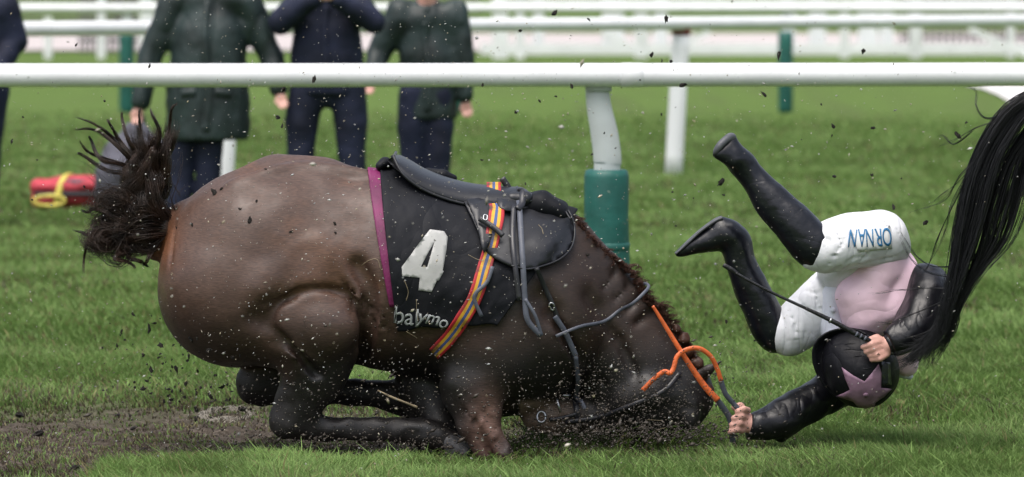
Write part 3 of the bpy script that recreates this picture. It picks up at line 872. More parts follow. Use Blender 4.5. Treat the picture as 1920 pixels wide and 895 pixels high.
def bags():
    sB = 290.0; Yb = FPX / sB - D0
    def q(px, py, r, y=0): return ((px - 960) / sB, Yb + y, CZ - (py + 20) / sB, r / sB)
    t = thing('rucksack', 'grey rucksack hanging from the hand of the person in the long coat', 'bag', ((250 - 960) / sB, Yb, 0))
    f = Field((q(130, 0, 0)[0], Yb - .3, 0), (q(380, 0, 0)[0], Yb + .3, .8), .012)
    f.chain([q(255, 255, 28), q(245, 300, 52), q(240, 350, 58)], .05, ky=.8); f.chain([q(225, 330, 45, -.1), q(220, 365, 40, -.1)], .04, ky=.8)
    f.chain([q(285, 300, 45), q(290, 370, 45)], .05); f.warp(.012, 8)
    me, _, _ = f.mesh('bag_body'); link('bag_body', me, M['bag_grey'], t)
    tube('strap', [q(243, 250, 0)[:3], q(252, 225, 0)[:3], q(264, 215, 0)[:3], q(270, 228, 0)[:3], q(265, 258, 0)[:3]], .012, M['bag_dark'], t, n=16)
    tube('zip', [q(205, 320, 0, -.24)[:3], q(230, 305, 0, -.25)[:3], q(262, 325, 0, -.24)[:3]], .006, M['bag_dark'], t, n=10)
    sB = 277.0; Yb = FPX / sB - D0
    t = thing('kit_bag', 'red kit bag with a yellow strap lying on the grass at the left', 'bag', ((140 - 960) / sB, Yb, 0))
    x0, x1 = q(60, 0, 0)[0], q(218, 0, 0)[0]
    f = Field((x0 - .1, Yb - .3, -.05), (x1 + .1, Yb + .3, .35), .011)
    f.chain([(x0 + .06, Yb, .16, .065), (x1 - .06, Yb, .16, .065)], .03, ky=1.8)
    f.chain([(x0 + .06, Yb, .07, .06), (x1 - .06, Yb, .07, .06)], .03, ky=1.9)
    f.chain([(x0 + .02, Yb - .12, .118, .012), (x1 - .02, Yb - .12, .118, .012)], .015, sub=True); f.warp(.035, 5)
    me, _, _ = f.mesh('bag_body'); link('bag_body', me, M['bag_red'], t)
    xa = q(118, 0, 0)[0]
    tube('pale_panel', [(x0 + .24, Yb - .09, .205), (x0 + .36, Yb - .11, .19), (x1 - .08, Yb - .1, .195)], 1, M['bag_grey'], t, n=12, flat=(.05, .02), radii=[.5, 1, .7])
    tube('yellow_strap', [(xa + .06, Yb + .05, .235), (xa + .03, Yb - .05, .235), (xa + .0, Yb - .12, .19), (xa - .02, Yb - .145, .10), (xa - .03, Yb - .15, .02)], 1, M['yellow'], t, n=20, flat=(.04, .008))
    c = [(xa - .075 + .105 * math.cos(a), Yb - .155, .075 + .034 * math.sin(a)) for a in np.linspace(0, 2 * math.pi, 14)]
    tube('carry_handle', c, .013, M['yellow'], t, n=40)
    tube('zip', [(x0 + .03, Yb - .13, .118), (x1 - .03, Yb - .13, .118)], 1, M['bag_dark'], t, n=6, flat=(.03, .01))
bags()

# ================================================================== THE FALLING HORSE
def fallen_horse():
    t = thing('horse', 'bay racehorse crashing down on its head and knees with black number 4 saddlecloth', 'horse', tuple(P(620, 850, 0)))
    a, b_ = P(230, 900, 0), P(1420, 240, 0)
    f = Field((a.x, -.50, -.06), (b_.x, .50, b_.z), .0095)
    g = f.pchain
    # trunk
    g([(478, 476, 0, 158), (560, 482, 0, 172), (640, 500, 0, 176), (720, 508, 0, 182), (800, 528, 0, 176), (880, 545, 0, 168), (960, 560, 0, 156)], .06, ky=.98, n=14)
    g([(520, 345, 0, 46), (600, 350, 0, 46), (720, 370, 0, 46)], .09, ky=1.3)                                # croup and loin
    g([(470, 490, -.10, 145), (445, 535, -.14, 138)], .08, ky=.9)                                            # near buttock
    g([(470, 490, .10, 145), (445, 535, .14, 138)], .08, ky=.9); g([(440, 545, -.05, 141), (440, 545, .05, 141)], .06, ky=.9)
    g([(960, 560, 0, 150), (1000, 600, -.02, 150), (965, 640, 0, 132)], .07, ky=.85)                           # chest
    g([(900, 585, 0, 155), (930, 660, 0, 112)], .07, ky=.85)
    g([(930, 560, -.11, 120), (960, 640, -.15, 92)], .06, ky=.75)                                             # near shoulder
    g([(930, 560, .11, 120), (960, 640, .15, 92)], .06, ky=.75)
    # withers and neck
    g([(900, 455, 0, 64), (1000, 458, 0, 64), (1048, 466, 0, 56)], .06, ky=.62)
    g([(1010, 540, 0, 135), (1085, 600, 0, 123), (1165, 670, 0, 101), (1225, 715, 0, 84), (1262, 735, 0, 70)], .05, ky=.62, n=12)
    g([(1065, 430, 0, 26), (1130, 500, 0, 26), (1200, 575, 0, 26), (1270, 652, 0, 26)], .05, ky=.9)            # crest
    # head, forehead driven into the turf, muzzle pointing back
    g([(1262, 742, 0, 68), (1210, 762, 0, 60), (1150, 772, 0, 44), (1080, 778, 0, 31), (1025, 783, 0, 28), (1000, 782, 0, 24)], .03, ky=.9, n=12)
    g([(1215, 738, -.07, 40), (1180, 748, -.06, 34)], .03)                                                   # cheek
    g([(1110, 752, 0, 13), (1060, 768, 0, 13), (1015, 778, 0, 12)], .02, ky=1.6)                                # lower jaw
    g([(1012, 784, -.045, 7), (1006, 790, -.05, 7)], .008, sub=True)                                         # nostril
    g([(1290, 790, -.07, 18), (1300, 760, -.075, 14)], .02)
    # near hind leg
    g([(480, 455, -.17, 110), (560, 560, -.2, 102), (600, 612, -.21, 78), (596, 650, -.20, 70)], .06, ky=.72, n=8)
    g([(505, 548, -.12, 118), (540, 580, -.15, 108)], .07, ky=.8); g([(505, 548, .12, 112)] * 2, .07, ky=.8)
    g([(600, 590, -.22, 72), (632, 622, -.2, 42)], .035, ky=.8)                                               # stifle
    g([(600, 640, -.20, 66), (594, 690, -.19, 62), (570, 740, -.18, 48), (546, 780, -.18, 36)], .04, ky=.7, n=8)
    g([(546, 784, -.18, 36), (530, 792, -.18, 28)], .02, ky=.75)
    g([(540, 795, -.18, 28), (620, 804, -.16, 23), (730, 806, -.14, 20), (792, 812, -.13, 27), (842, 828, -.13, 20)], .02, ky=.8, n=10)
    # far hind leg
    g([(500, 520, .18, 110), (560, 620, .2, 82)], .06, ky=.7)
    g([(550, 640, .18, 75), (510, 700, .17, 46), (482, 722, .16, 36)], .04, ky=.7)
    g([(482, 720, .16, 38), (560, 732, .16, 28), (690, 737, .15, 25), (745, 748, .15, 29), (785, 766, .15, 21)], .025, ky=.8, n=10)
    # near foreleg folded under the chest
    g([(905, 650, -.16, 78), (890, 720, -.19, 60), (905, 775, -.2, 38)], .05, ky=.7)
    g([(868, 720, -.19, 40), (895, 775, -.215, 27), (932, 830, -.22, 17), (950, 862, -.22, 15)], .03, ky=.8, n=8)
    g([(860, 740, -.19, 30), (880, 800, -.21, 22), (905, 850, -.21, 18)], .02, ky=.8)
    g([(900, 770, -.20, 22), (938, 835, -.205, 11)], .012)
    # far foreleg
    g([(800, 660, .1, 72), (800, 745, .06, 46), (812, 800, .03, 32)], .06, ky=.7)
    g([(800, 725, 0, 44), (825, 795, -.05, 30), (850, 835, -.08, 24)], .03, ky=.8)
    # tail dock
    g([(345, 418, 0, 40), (310, 430, 0, 34), (292, 470, 0, 20)], .03, ky=.9)

    # muscles and folds of the near side, put on the surface found so far
    def ridge(pts, r, k=.03, deep=.55, sub=False):
        out = []
        for (px, py) in pts:
            Y = f.surfY(px, py)
            out.append((px, py, Y + (r * PX() * deep if not sub else -r * PX() * deep), r))
        g(out, k, sub=sub, n=len(out) * 3)
    ridge([(488, 540), (530, 492), (562, 462), (600, 452)], 24, .06, .84)                                      # thigh ridge
    ridge([(606, 470), (636, 492), (662, 530)], 18, .06, .84)
    ridge([(500, 575), (545, 560), (560, 535)], 6, .05, .1, sub=True)
    ridge([(904, 764), (926, 806), (946, 845)], 3.5, .012, .0, sub=True)
    ridge([(878, 770), (900, 812), (922, 852)], 4.5, .014, .0, sub=True)
    ridge([(450, 352), (500, 330), (560, 322), (630, 324), (700, 338)], 16, .05, .92)
    ridge([(540, 640), (590, 665), (640, 650)], 22, .035, .8)
    g([(528, 615, -.235, 50), (575, 600, -.265, 56), (616, 614, -.27, 58)], .026, ky=.75, n=6)
    g([(470, 560, -.22, 62), (420, 520, -.17, 60)], .06, ky=.7)
    ridge([(672, 500), (692, 545), (694, 600), (684, 650), (664, 700)], 15, .035, .0, sub=True)
    ridge([(578, 518), (608, 524)], 40, .06, .93)
    ridge([(498, 604), (526, 566), (574, 545), (625, 544), (660, 562), (677, 598), (676, 640)], 6, .022, -.05, sub=True)
    ridge([(520, 640), (565, 668), (600, 705)], 6, .05, .0, sub=True)                              # flank fold
    ridge([(480, 600), (540, 640), (590, 700)], 8, .05, .1, sub=True)
    ridge([(330, 425), (322, 470), (318, 500)], 5, .02, .2, sub=True)                                           # under the dock
    
    ridge([(1110, 560), (1160, 640), (1190, 700)], 10, .06, .2, sub=True)                                       # neck groove
    ridge([(1020, 560), (1080, 660), (1130, 720)], 10, .06, .2, sub=True)
    for i in range(4):
        ridge([(1155 + i * 24, 508 + i * 25), (1128 + i * 20, 545 + i * 22)], 2, .03, .4, sub=True)
    for i in range(9):                                                                                     # fine skin folds in the flank
        x = 645 + i * 9
        ridge([(x, 528 + i * 7), (x + 14, 560 + i * 7), (x + 16, 590 + i * 5)], 2.2, .010, .35, sub=True)
    f.warp(.007, 7, 3)
    # muddy, matted relief on the legs and head
    idx = np.argwhere(np.abs(f.D) < .05); p_ = f.lo + idx * f.h
    dd = p_[:, 1] + D0; pyy = HY + (CZ - p_[:, 2]) * FPX / dd
    f.D[tuple(idx.T)] += (sstep(690, 760, pyy) * (fbm(p_, 38, 3) - .5) * .016).astype(np.float32)
    me, Vv, Ff = f.mesh('body', 2)
    # coat colours: brown quarters, darker forehand, black legs, shade painted into lower rump and belly
    d = Vv[:, 1] + D0; px = 960 + Vv[:, 0] * FPX / d; py = HY + (CZ - Vv[:, 2]) * FPX / d
    nn = fbm(Vv, 3.5, 4) - .5; n2 = fbm(Vv, 14, 3) - .5
    brown = np.array([.088, .050, .037]); bay = np.array([.120, .054, .027]); dark = np.array([.010, .0085, .0085]); fore = np.array([.036, .0205, .0145])
    wb = sstep(.05, .28, nn + .5 * n2)[:, None] * .55
    c = brown * (1 - wb) + bay * wb
    wl = sstep(560, 720, py + nn * 190 + n2 * 50 - (px - 480) * .02)[:, None]  # black legs; above them, mostly shade and some wet painted up the rump
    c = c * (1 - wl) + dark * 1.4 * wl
    wf = sstep(830, 960, px + nn * 90)[:, None]
    c = c * (1 - wf) + (fore * (1 + 1.2 * nn[:, None])) * wf
    low = (sstep(610, 690, py + nn * 60) * sstep(690, 780, px))[:, None]  # underside shade painted into the belly colour
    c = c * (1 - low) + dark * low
    kb = (np.exp(-(((px - 912) / 34) ** 2 + ((py - 800) / 62) ** 2)) * (Vv[:, 1] < -.1))[:, None]
    c = c * (1 - kb) + np.array([.20, .115, .09]) * kb
    mz = sstep(1120, 1010, px)[:, None] * sstep(745, 760, py)[:, None] * (px > 975)[:, None]
    c = c * (1 - mz) + np.array([.27, .19, .14]) * (1 + .8 * n2[:, None]) * mz
    dk = np.exp(-(((px - 300) / 28) ** 2 + ((py - 440) / 55) ** 2))[:, None]
    c = c * (1 - dk) + np.array([.20, .075, .028]) * dk
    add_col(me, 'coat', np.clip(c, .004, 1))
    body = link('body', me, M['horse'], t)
    B = bvh_of(Vv, Ff)

    # hooves
    for (p0, p1, r0, r1) in (((842, 830, -.13), (872, 852, -.13), 21, 27), ((786, 766, .15), (800, 790, .15), 19, 24), ((852, 838, -.08), (880, 862, -.08), 23, 30)):
        hf = Field(np.minimum(P(*p0), P(*p1)) - .09, np.maximum(P(*p0), P(*p1)) + .09, .006)
        hf.pchain([(*p0, r0), (*p1, r1)], .01)
        pa, pb = np.array(P(*p0)), np.array(P(*p1)); dr = (pb - pa) / np.linalg.norm(pb - pa)
        G = np.stack(np.meshgrid(*hf.ax, indexing='ij'), -1)
        hf.D = np.maximum(hf.D, ((G - pb) @ dr) - .012).astype(np.float32)
        mh, _, _ = hf.mesh('hoof', 1); link('hoof', mh, M['hoof'], t)

    # ---------------- saddlecloth wrapped over the back
    def wrap(name, T0, T1, C0, C1, u0, u1, th0, th1, off, m, nu, nv, wr=0.0, thick=.004, thf=None):
        Vc = []; last = None
        for i in range(nu):
            u = u0 + (u1 - u0) * i / (nu - 1)
            Tt = P(T0[0] + (T1[0] - T0[0]) * u, T0[1] + (T1[1] - T0[1]) * u); Cc = P(C0[0] + (C1[0] - C0[0]) * u, C0[1] + (C1[1] - C0[1]) * u)
            up = (Tt - Cc).normalized()
            e1 = th1 if thf is None else thf(u)
            for j in range(nv):
                th = R(th0 + (e1 - th0) * j / (nv - 1))
                dr = (up * math.cos(th) + Vector((0, -1, 0)) * math.sin(th)).normalized()
                o = Cc + dr * 1.2
                loc, nor, _, _ = B.ray_cast(o, -dr)
                if loc is None: loc = Cc + dr * .3
                nor = dr
                w_ = wr * (fbm(np.array([u * 2.2, th * 1.3, .7]), 3.2, 3) - .5) * 2
                edge = min(1, (nv - 1 - j) / 4)
                Vc.append(loc + nor * (off + max(-off * .6, w_ * edge)))
        A = np.array([tuple(v) for v in Vc]).reshape(nu, nv, 3)
        for it in range(2):
            A2 = A.copy(); A2[1:-1, 1:-1] = (A[:-2, 1:-1] + A[2:, 1:-1] + A[1:-1, :-2] + A[1:-1, 2:]) / 4; A = A * .4 + A2 * .6
        I = np.arange(nu * nv).reshape(nu, nv)
        Fc = np.stack([I[:-1, :-1], I[:-1, 1:], I[1:, 1:], I[1:, :-1]], -1).reshape(-1, 4)
        Vc = A.reshape(-1, 3)
        q = Fc[(nu // 2) * (nv - 1) + nv // 2]; nrm = np.cross(Vc[q[1]] - Vc[q[0]], Vc[q[2]] - Vc[q[0]])
        if nrm[1] > 0: Fc = Fc[:, ::-1]
        me = mesh_np(name, Vc, Fc); ob = link(name, me, m, t); solidify(me, ob, thick, 1.0)
        return ob, Vc, Fc
    bind, _, _ = wrap('cloth_binding', (706, 312), (1072, 398), (742, 545), (960, 560), -.045, .045, -40, 96, .007, M['magenta'], 8, 60, .002, .003)
    cloth, Vc, Fc = wrap('saddlecloth', (713, 308), (1080, 398), (742, 545), (960, 560), 0, 1, -45, 110, .014, M['cloth_black'], 90, 110, .009, .005,
                         thf=lambda u: 111 - 5 * math.sin(u * 3) + .8 * math.sin(u * 19) - 9 * max(0, u - .45))
    Ball = BVHTree.FromPolygons([tuple(v) for v in Vv] + [tuple(v) for v in Vc], [tuple(int(i) for i in q) for q in Ff] + [tuple(int(i + len(Vv)) for i in q) for q in Fc])
    # bunched roll of cloth in front of the saddle and a turned up corner
    def lump(name, pts, k, m, h=.006, ky=1.0, warp=0.0, wf=14, smooth=1, parent=None):
        w_ = np.array([tuple(P(p[0], p[1], p[2])) for p in pts]); r_ = max(p[3] for p in pts) * PX() * max(1, ky) + .03
        lf = Field(w_.min(0) - r_, w_.max(0) + r_, h)
        lf.pchain(pts, k, ky=ky)
        if warp: lf.warp(warp, wf)
        ml, v_, f_ = lf.mesh(name, smooth)
        return link(name, ml, m, parent or t), v_, f_
    lump('cloth_roll', [(985, 384, -.05, 18), (1015, 382, -.05, 22), (1050, 398, -.05, 18), (1066, 414, -.06, 9)], .02, M['cloth_black'], ky=2.0, warp=.012)
    lump('cloth_fold', [(712, 312, -.06, 7), (722, 305, -.04, 9), (738, 306, -.03, 6)], .01, M['cloth_black'], ky=2.2, warp=.008)
    lump('cloth_fold', [(800, 322, .08, 8), (830, 328, .09, 9), (852, 334, .09, 6)], .01, M['cloth_black'], ky=1.5, warp=.006)
    # number and lettering
    o4 = [(805, 432), (831, 436), (838, 446), (836, 470), (829, 507), (831, 509), (823, 526), (819, 527), (809, 548), (784, 544), (787, 521), (753, 518), (753, 501)]
    patch('number_four', o4, Ball, .0072, .0006, M['white_vinyl'], cloth, step=6, hole=[(814, 453), (789, 500), (801, 501)], wr=.0)
    def text_on(chars, m, bvh, parent, off, name, th=.0012, flip=False, weight=.02):
        for (ch, ox, oy, size, ang, sk, *xs) in chars:
            cu = bpy.data.curves.new(name, 'FONT'); cu.body = ch; cu.size = 1.0; cu.offset = weight; cu.resolution_u = 6
            to = bpy.data.objects.new(name, cu); COL.objects.link(to)
            dg = bpy.context.evaluated_depsgraph_get(); mt = bpy.data.meshes.new_from_object(to.evaluated_get(dg))
            bpy.data.objects.remove(to); bpy.data.curves.remove(cu)
            bm = bmesh.new(); bm.from_mesh(mt); bmesh.ops.subdivide_edges(bm, edges=bm.edges[:], cuts=1); bmesh.ops.triangulate(bm, faces=bm.faces[:])
            ca, sa = math.cos(ang), math.sin(ang)
            for v in bm.verts:
                x, y = v.co.x * size * (xs[0] if xs else 1) + v.co.y * size * sk, v.co.y * size
                qx, qy = ox + x * ca + y * sa, oy + x * sa - y * ca
                v.co = hit(bvh, qx, qy, off, -.3)[0]
            bm.normal_update()
            s_ = sum(f_.normal.y * f_.calc_area() for f_ in bm.faces)
            if s_ > 0: bmesh.ops.reverse_faces(bm, faces=bm.faces[:])
            bm.to_mesh(mt); bm.free()
            ob = link(name, mt, m, parent); solidify(mt, ob, th, 1.0)
    fallen_horse.text_on = text_on
    text_on([('b', 736, 604, 44, .06, 0), ('a', 757, 607, 44, .08, 0), ('l', 777, 609, 44, .05, 0), ('y', 781, 603, 36, .12, .25), ('m', 795, 604, 36, .2, .2), ('o', 820, 611, 34, .3, .1)],
            M['white_print'], Ball, cloth, .0066, 'letter', th=.0003, weight=.008)

    # ---------------- saddle
    sad = [(740, 291, 293, .15), (752, 292, 318, .172), (770, 301, 338, .18), (800, 318, 358, .178), (840, 333, 374, .17), (880, 343, 384, .16), (920, 348, 388, .15), (955, 350, 390, .135), (980, 352, 391, .12), (997, 364, 386, .09)]
    sq = spline(np.array(sad, float), 44); V_ = []; nv = 33
    for (x, yu, yl, wd) in sq:
        pu, pl = P(x, yu, 0), P(x, yl, -wd)
        for j in range(nv):
            ph = (j / (nv - 1) * 2 - 1) * math.pi / 2
            sn = math.sin(ph); V_.append((pu.x, -sn * wd * -1 * -1, pl.z + (pu.z - pl.z) * (max(0, math.cos(ph)) ** .8)))
    I = np.arange(44 * nv).reshape(44, nv); Fs = np.stack([I[:-1, :-1], I[:-1, 1:], I[1:, 1:], I[1:, :-1]], -1).reshape(-1, 4)
    V_ = np.array(V_)
    me = mesh_np('saddle_seat', V_, Fs)
    bm = bmesh.new(); bm.from_mesh(me); bmesh.ops.recalc_face_normals(bm, faces=bm.faces)
    if sum(f_.normal.z * f_.calc_area() for f_ in bm.faces) < 0: bmesh.ops.reverse_faces(bm, faces=bm.faces[:])
    bm.to_mesh(me); bm.free()
    seat = link('saddle_seat', me, M['leather'], t); solidify(me, seat, .022, -1.0)
    A = V_.reshape(44, nv, 3)
    e = A[:, 0] if A[20, 0, 1] < A[20, -1, 1] else A[:, -1]
    tube('piping', [tuple(p) for p in e[::3]], .0052, M['leather'], seat, n=60, sides=7)
    tube('piping', [tuple(p) for p in A[0][::4]] , .0055, M['leather'], seat, n=40, sides=7)
    tube('piping', [tuple(p) for p in A[36][4:-4:3]] , .0035, M['leather'], seat, n=30, sides=6)
    fl = [(868, 388), (900, 378), (945, 376), (990, 376), (1020, 380), (1046, 392), (1064, 412), (1071, 440), (1064, 470), (1046, 490), (1020, 502), (985, 508), (955, 503), (930, 492), (905, 470), (890, 432)]
    flap = patch('saddle_flap', fl, Ball, .016, .006, M['leather'], t, step=9, smooth_n=60, wr=.006)
    fo = [hit(Ball, x, y, .026)[0] for (x, y) in fl[3:13]]
    tube('flap_edge', fo, .0035, M['leather'], flap, n=50, sides=6)
    patch('small_flap', [(872, 388), (905, 386), (925, 392), (935, 420), (922, 445), (905, 478), (896, 452), (884, 415)], Ball, .026, .004, M['leather'], t, step=9, smooth_n=40)
    patch('skirt', [(925, 380), (960, 378), (975, 392), (968, 410), (945, 412), (928, 402)], Ball, .034, .005, M['leather'], t, step=8, smooth_n=30, bulge=.006)
    lump('pommel', [(960, 372, -.10, 12), (985, 374, -.09, 15), (992, 380, -.08, 10)], .01, M['leather'], ky=1.2)
    tube('pommel_ring', [hit(Ball, x, y, .045)[0] for (x, y) in ((984, 392), (990, 386), (997, 391), (992, 399), (985, 396))], .004, M['metal'], t, n=20)
    tube('pommel_seam', [hit(Ball, x, y, .036)[0] for (x, y) in ((998, 388), (1025, 394), (1048, 404), (1062, 425))], .0028, M['leather'], t, n=20, sides=6)

    # striped girth (surcingle)
    gm_ = bpy.data.materials.new('striped_webbing'); gm_.use_nodes = True
    n = gm_.node_tree; b = n.nodes['Principled BSDF']; b.inputs['Roughness'].default_value = .6
    uvn = n.nodes.new('ShaderNodeUVMap'); sx = n.nodes.new('ShaderNodeSeparateXYZ'); n.links.new(uvn.outputs[0], sx.inputs[0])
    rp = n.nodes.new('ShaderNodeValToRGB'); rp.color_ramp.interpolation = 'CONSTANT'
    red, yel, blu = (.42, .02, .03, 1), (.66, .36, .03, 1), (.055, .095, .26, 1)
    el = rp.color_ramp.elements; el[0].position = 0; el[0].color = red; el[1].position = .2; el[1].color = yel
    for p_, c_ in ((.4, blu), (.6, yel), (.8, red)):
        e_ = el.new(p_); e_.color = c_
    n.links.new(sx.outputs[0], rp.inputs[0])
    tcx = n.nodes.new('ShaderNodeTexCoord'); nt_ = n.nodes.new('ShaderNodeTexNoise'); nt_.inputs['Scale'].default_value = 22; nt_.inputs['Detail'].default_value = 6; n.links.new(tcx.outputs['Object'], nt_.inputs['Vector'])
    mr = n.nodes.new('ShaderNodeMapRange'); mr.inputs[1].default_value = .5; mr.inputs[2].default_value = .72; n.links.new(nt_.outputs['Fac'], mr.inputs[0])
    mx = n.nodes.new('ShaderNodeMix'); mx.data_type = 'RGBA'; mx.inputs['B'].default_value = (.05, .04, .035, 1)
    n.links.new(mr.outputs[0], mx.inputs['Factor']); n.links.new(rp.outputs[0], mx.inputs['A']); n.links.new(mx.outputs['Result'], b.inputs['Base Color'])
    gp = spline(np.array([(926, 347), (926, 380), (926, 420), (919, 460), (906, 510), (890, 556), (868, 596), (842, 632), (815, 660)], float), 60)
    V_ = []; uv = []; wpx = 13.5
    gtt = np.gradient(gp, axis=0); gtt /= np.linalg.norm(gtt, axis=1)[:, None]
    for i, (x, y) in enumerate(gp):
        nx_, ny_ = -gtt[i, 1], gtt[i, 0]
        for j in range(11):
            s_ = (j / 10 * 2 - 1)
            qx, qy = x + nx_ * wpx * s_, y + ny_ * wpx * s_
            if qy < 392:      # over the seat
                k_ = (qy - 347) / 45
                base = P(qx, qy, -.148 * math.sqrt(max(0, min(1, k_))) - .012)
                loc = base
            else:
                off = .034 if qy < 430 else max(.010, .034 - (qy - 430) * .0004)
                loc = hit(Ball, qx, qy, off, -.3)[0]
            V_.append(tuple(loc)); uv.append((j / 10, i / 59))
    V_ = np.array(V_).reshape(60, 11, 3)
    for it in range(3): V_[1:-1] = (V_[:-2] + V_[2:] + 2 * V_[1:-1]) / 4
    # carry it on over the top of the seat and down the far side
    top = V_[0].copy(); ext = []
    for yy, zz in ((.0, .006), (.06, .0), (.11, -.03), (.15, -.075)):
        e_ = top.copy(); e_[:, 1] = yy; e_[:, 2] = top[:, 2].mean() + zz; ext.append(e_)
    V_ = np.concatenate([np.array(ext[::-1]), V_], 0); nr = len(V_)
    uv = [(j / 10, i / nr) for i in range(nr) for j in range(11)]
    I = np.arange(nr * 11).reshape(nr, 11); Fg = np.stack([I[:-1, :-1], I[:-1, 1:], I[1:, 1:], I[1:, :-1]], -1).reshape(-1, 4)
    V_ = V_.reshape(-1, 3)
    q = Fg[400]; 
    if np.cross(V_[q[1]] - V_[q[0]], V_[q[2]] - V_[q[0]])[1] > 0: Fg = Fg[:, ::-1]
    me = mesh_np('striped_girth', V_, Fg); ul = me.uv_layers.new(name='uv')
    li = np.array([l.vertex_index for l in me.loops]); ul.data.foreach_set('uv', np.array(uv, np.float32)[li].ravel())
    gir = link('striped_girth', me, gm_, t); solidify(me, gir, .003, 1.0)

    def hs_(pts, off): return [hit(Ball, x, y, o_)[0] for (x, y), o_ in zip(pts, off if isinstance(off, (list, tuple)) else [off] * len(pts))]
    s_ = tube('stirrup_strap', hs_([(941, 334), (952, 350), (962, 368), (973, 388), (972, 404), (964, 414)], [.1, .085, .075, .06, .05, .045]), 1, M['strap'], t, n=24, flat=(.02, .006))
    s_ = tube('stirrup_leather', hs_([(956, 406), (956, 450), (962, 500), (972, 565)], [.045, .03, .028, .03]), 1, M['strap'], t, n=24, flat=(.016, .005))
    s_ = tube('stirrup_leather', hs_([(966, 400), (972, 450), (977, 500), (980, 560), (986, 600), (1010, 628)], [.048, .032, .03, .03, .03, .03]), 1, M['strap_grey'], t, n=30, flat=(.017, .005))
    s_ = tube('stirrup_leather', hs_([(980, 562), (996, 592), (1011, 628)], [.034, .04, .03]), 1, M['strap_grey'], t, n=16, flat=(.010, .004))
    s_ = tube('girth_strap', hs_([(894, 425), (910, 434), (926, 444), (940, 455)], .045), 1, M['strap'], t, n=16, flat=(.017, .006))
    tube('buckle', hs_([(902, 422), (908, 424), (907, 430), (901, 428), (902, 422)], .052), .0025, M['metal'], t, n=20)
    s_ = tube('girth_strap_end', hs_([(922, 504), (912, 530), (890, 548), (888, 562), (905, 592)], .02), 1, M['strap_grey'], t, n=24, flat=(.012, .004))
    # breastgirth strap with buckle, martingale
    s_ = tube('neck_strap', hs_([(1000, 508), (1018, 535), (1036, 570), (1052, 610), (1066, 650), (1080, 705), (1083, 735)], [.03, .012, .010, .01, .01, .01, .012]), 1, M['strap'], t, n=40, flat=(.015, .005))
    tube('buckle', [hit(Ball, 1034 + 6 * math.cos(a), 573 + 7 * math.sin(a), .017)[0] for a in np.linspace(0, 2 * math.pi, 12)], .0026, M['metal'], s_, n=24)
    s_ = tube('neck_strap', hs_([(1040, 592), (1055, 622), (1066, 655), (1072, 668)], .016), 1, M['strap_grey'], t, n=30, flat=(.016, .003))
    s_ = tube('martingale_strap', hs_([(1072, 668), (1080, 710), (1084, 735), (1092, 758), (1098, 770)], [.016, .016, .018, .03, .03]), 1, M['strap_grey'], t, n=30, flat=(.013, .004))
    # rein loop over the crest
    s_ = tube('rein_loop', hs_([(1040, 630), (1085, 612), (1130, 603), (1160, 582)], .008) + [P(1185, 570, -.15), P(1205, 552, -.14), P(1216, 538, -.10), P(1208, 532, -.05), P(1190, 537, .02)], 1, M['strap_grey'], t, n=50, flat=(.010, .005))
    # bridle about the muzzle
    br = tube('bridle_noseband', hs_([(1078, 742), (1082, 770), (1086, 800)], .008), 1, M['strap'], t, n=14, flat=(.018, .005))
    tube('bridle_cheekpiece', hs_([(1060, 790), (1120, 782), (1180, 760), (1240, 735), (1275, 700)], .008), 1, M['strap'], t, n=30, flat=(.014, .005))
    tube('bridle_strap', hs_([(1082, 776), (1050, 783), (1030, 786)], .009), 1, M['strap'], t, n=14, flat=(.012, .005))
    bt = tube('bit', [P(1044, 748, -.10), P(1047, 760, -.11), P(1051, 773, -.105)], .0045, M['metal'], t, n=10)
    tube('bit_ring', [P(1015 + 8 * math.cos(a), 782 + 10 * math.sin(a), -.075 - .004 * math.sin(a)) for a in np.linspace(0, 2 * math.pi, 14)], .0042, M['metal'], t, n=30)
    tube('bit_ring', [P(1054, 741, -.08), P(1064, 742, -.08), P(1069, 740, -.07)], .005, M['metal'], t, n=8)
    # ears pressed down and plaits on the poll
    lump('ear', [(1306, 706, -.06, 11), (1328, 694, -.07, 9), (1352, 678, -.08, 2.5)], .01, M['horse_dark'], h=.005, ky=.8)
    lump('ear', [(1312, 742, .05, 11), (1328, 745, .06, 9), (1336, 752, .07, 3)], .01, M['horse_dark'], h=.005, ky=.8)
    g0 = np.random.default_rng(4)
    for (x, y, r) in ((1264, 620, 7), (1279, 638, 10), (1288, 664, 8), (1303, 684, 11), (1314, 708, 7), (1324, 734, 9)):
        pl, _, _ = lump('mane_plait', [(x - 4, y, -.02, r * .8), (x + 4, y - 3, -.05, r), (x + 7, y + 5, -.03, r * .7)], .012, M['hair_mane'], h=.0045, warp=.006, wf=60)
    # mane wisps along the crest
    sp = []
    crest = spline(np.array([(1080, 412), (1110, 448), (1150, 484), (1190, 512), (1212, 556), (1242, 585), (1268, 622), (1290, 655), (1310, 690)], float), 80)
    for i, (x, y) in enumerate(crest):
        k = 10 if i < 56 else 13
        for q_ in range(3):
            ln = g0.uniform(8, 22) * (1.2 if 35 < i < 56 else .9); an = g0.normal(.35, .5)
            dx, dy = math.cos(an) * ln, math.sin(an) * ln * .8 - g0.uniform(0, 4)
            x0, y0 = x + g0.normal(0, 3), y + 4 + g0.normal(0, 3)
            sp.append(([(x0 - 6, y0 - 1, -.03), (x0 + dx * .4, y0 + dy * .2, -.045), (x0 + dx, y0 + dy, -.045 + g0.normal(0, .02))], k, .008, .004, .0010, .004))
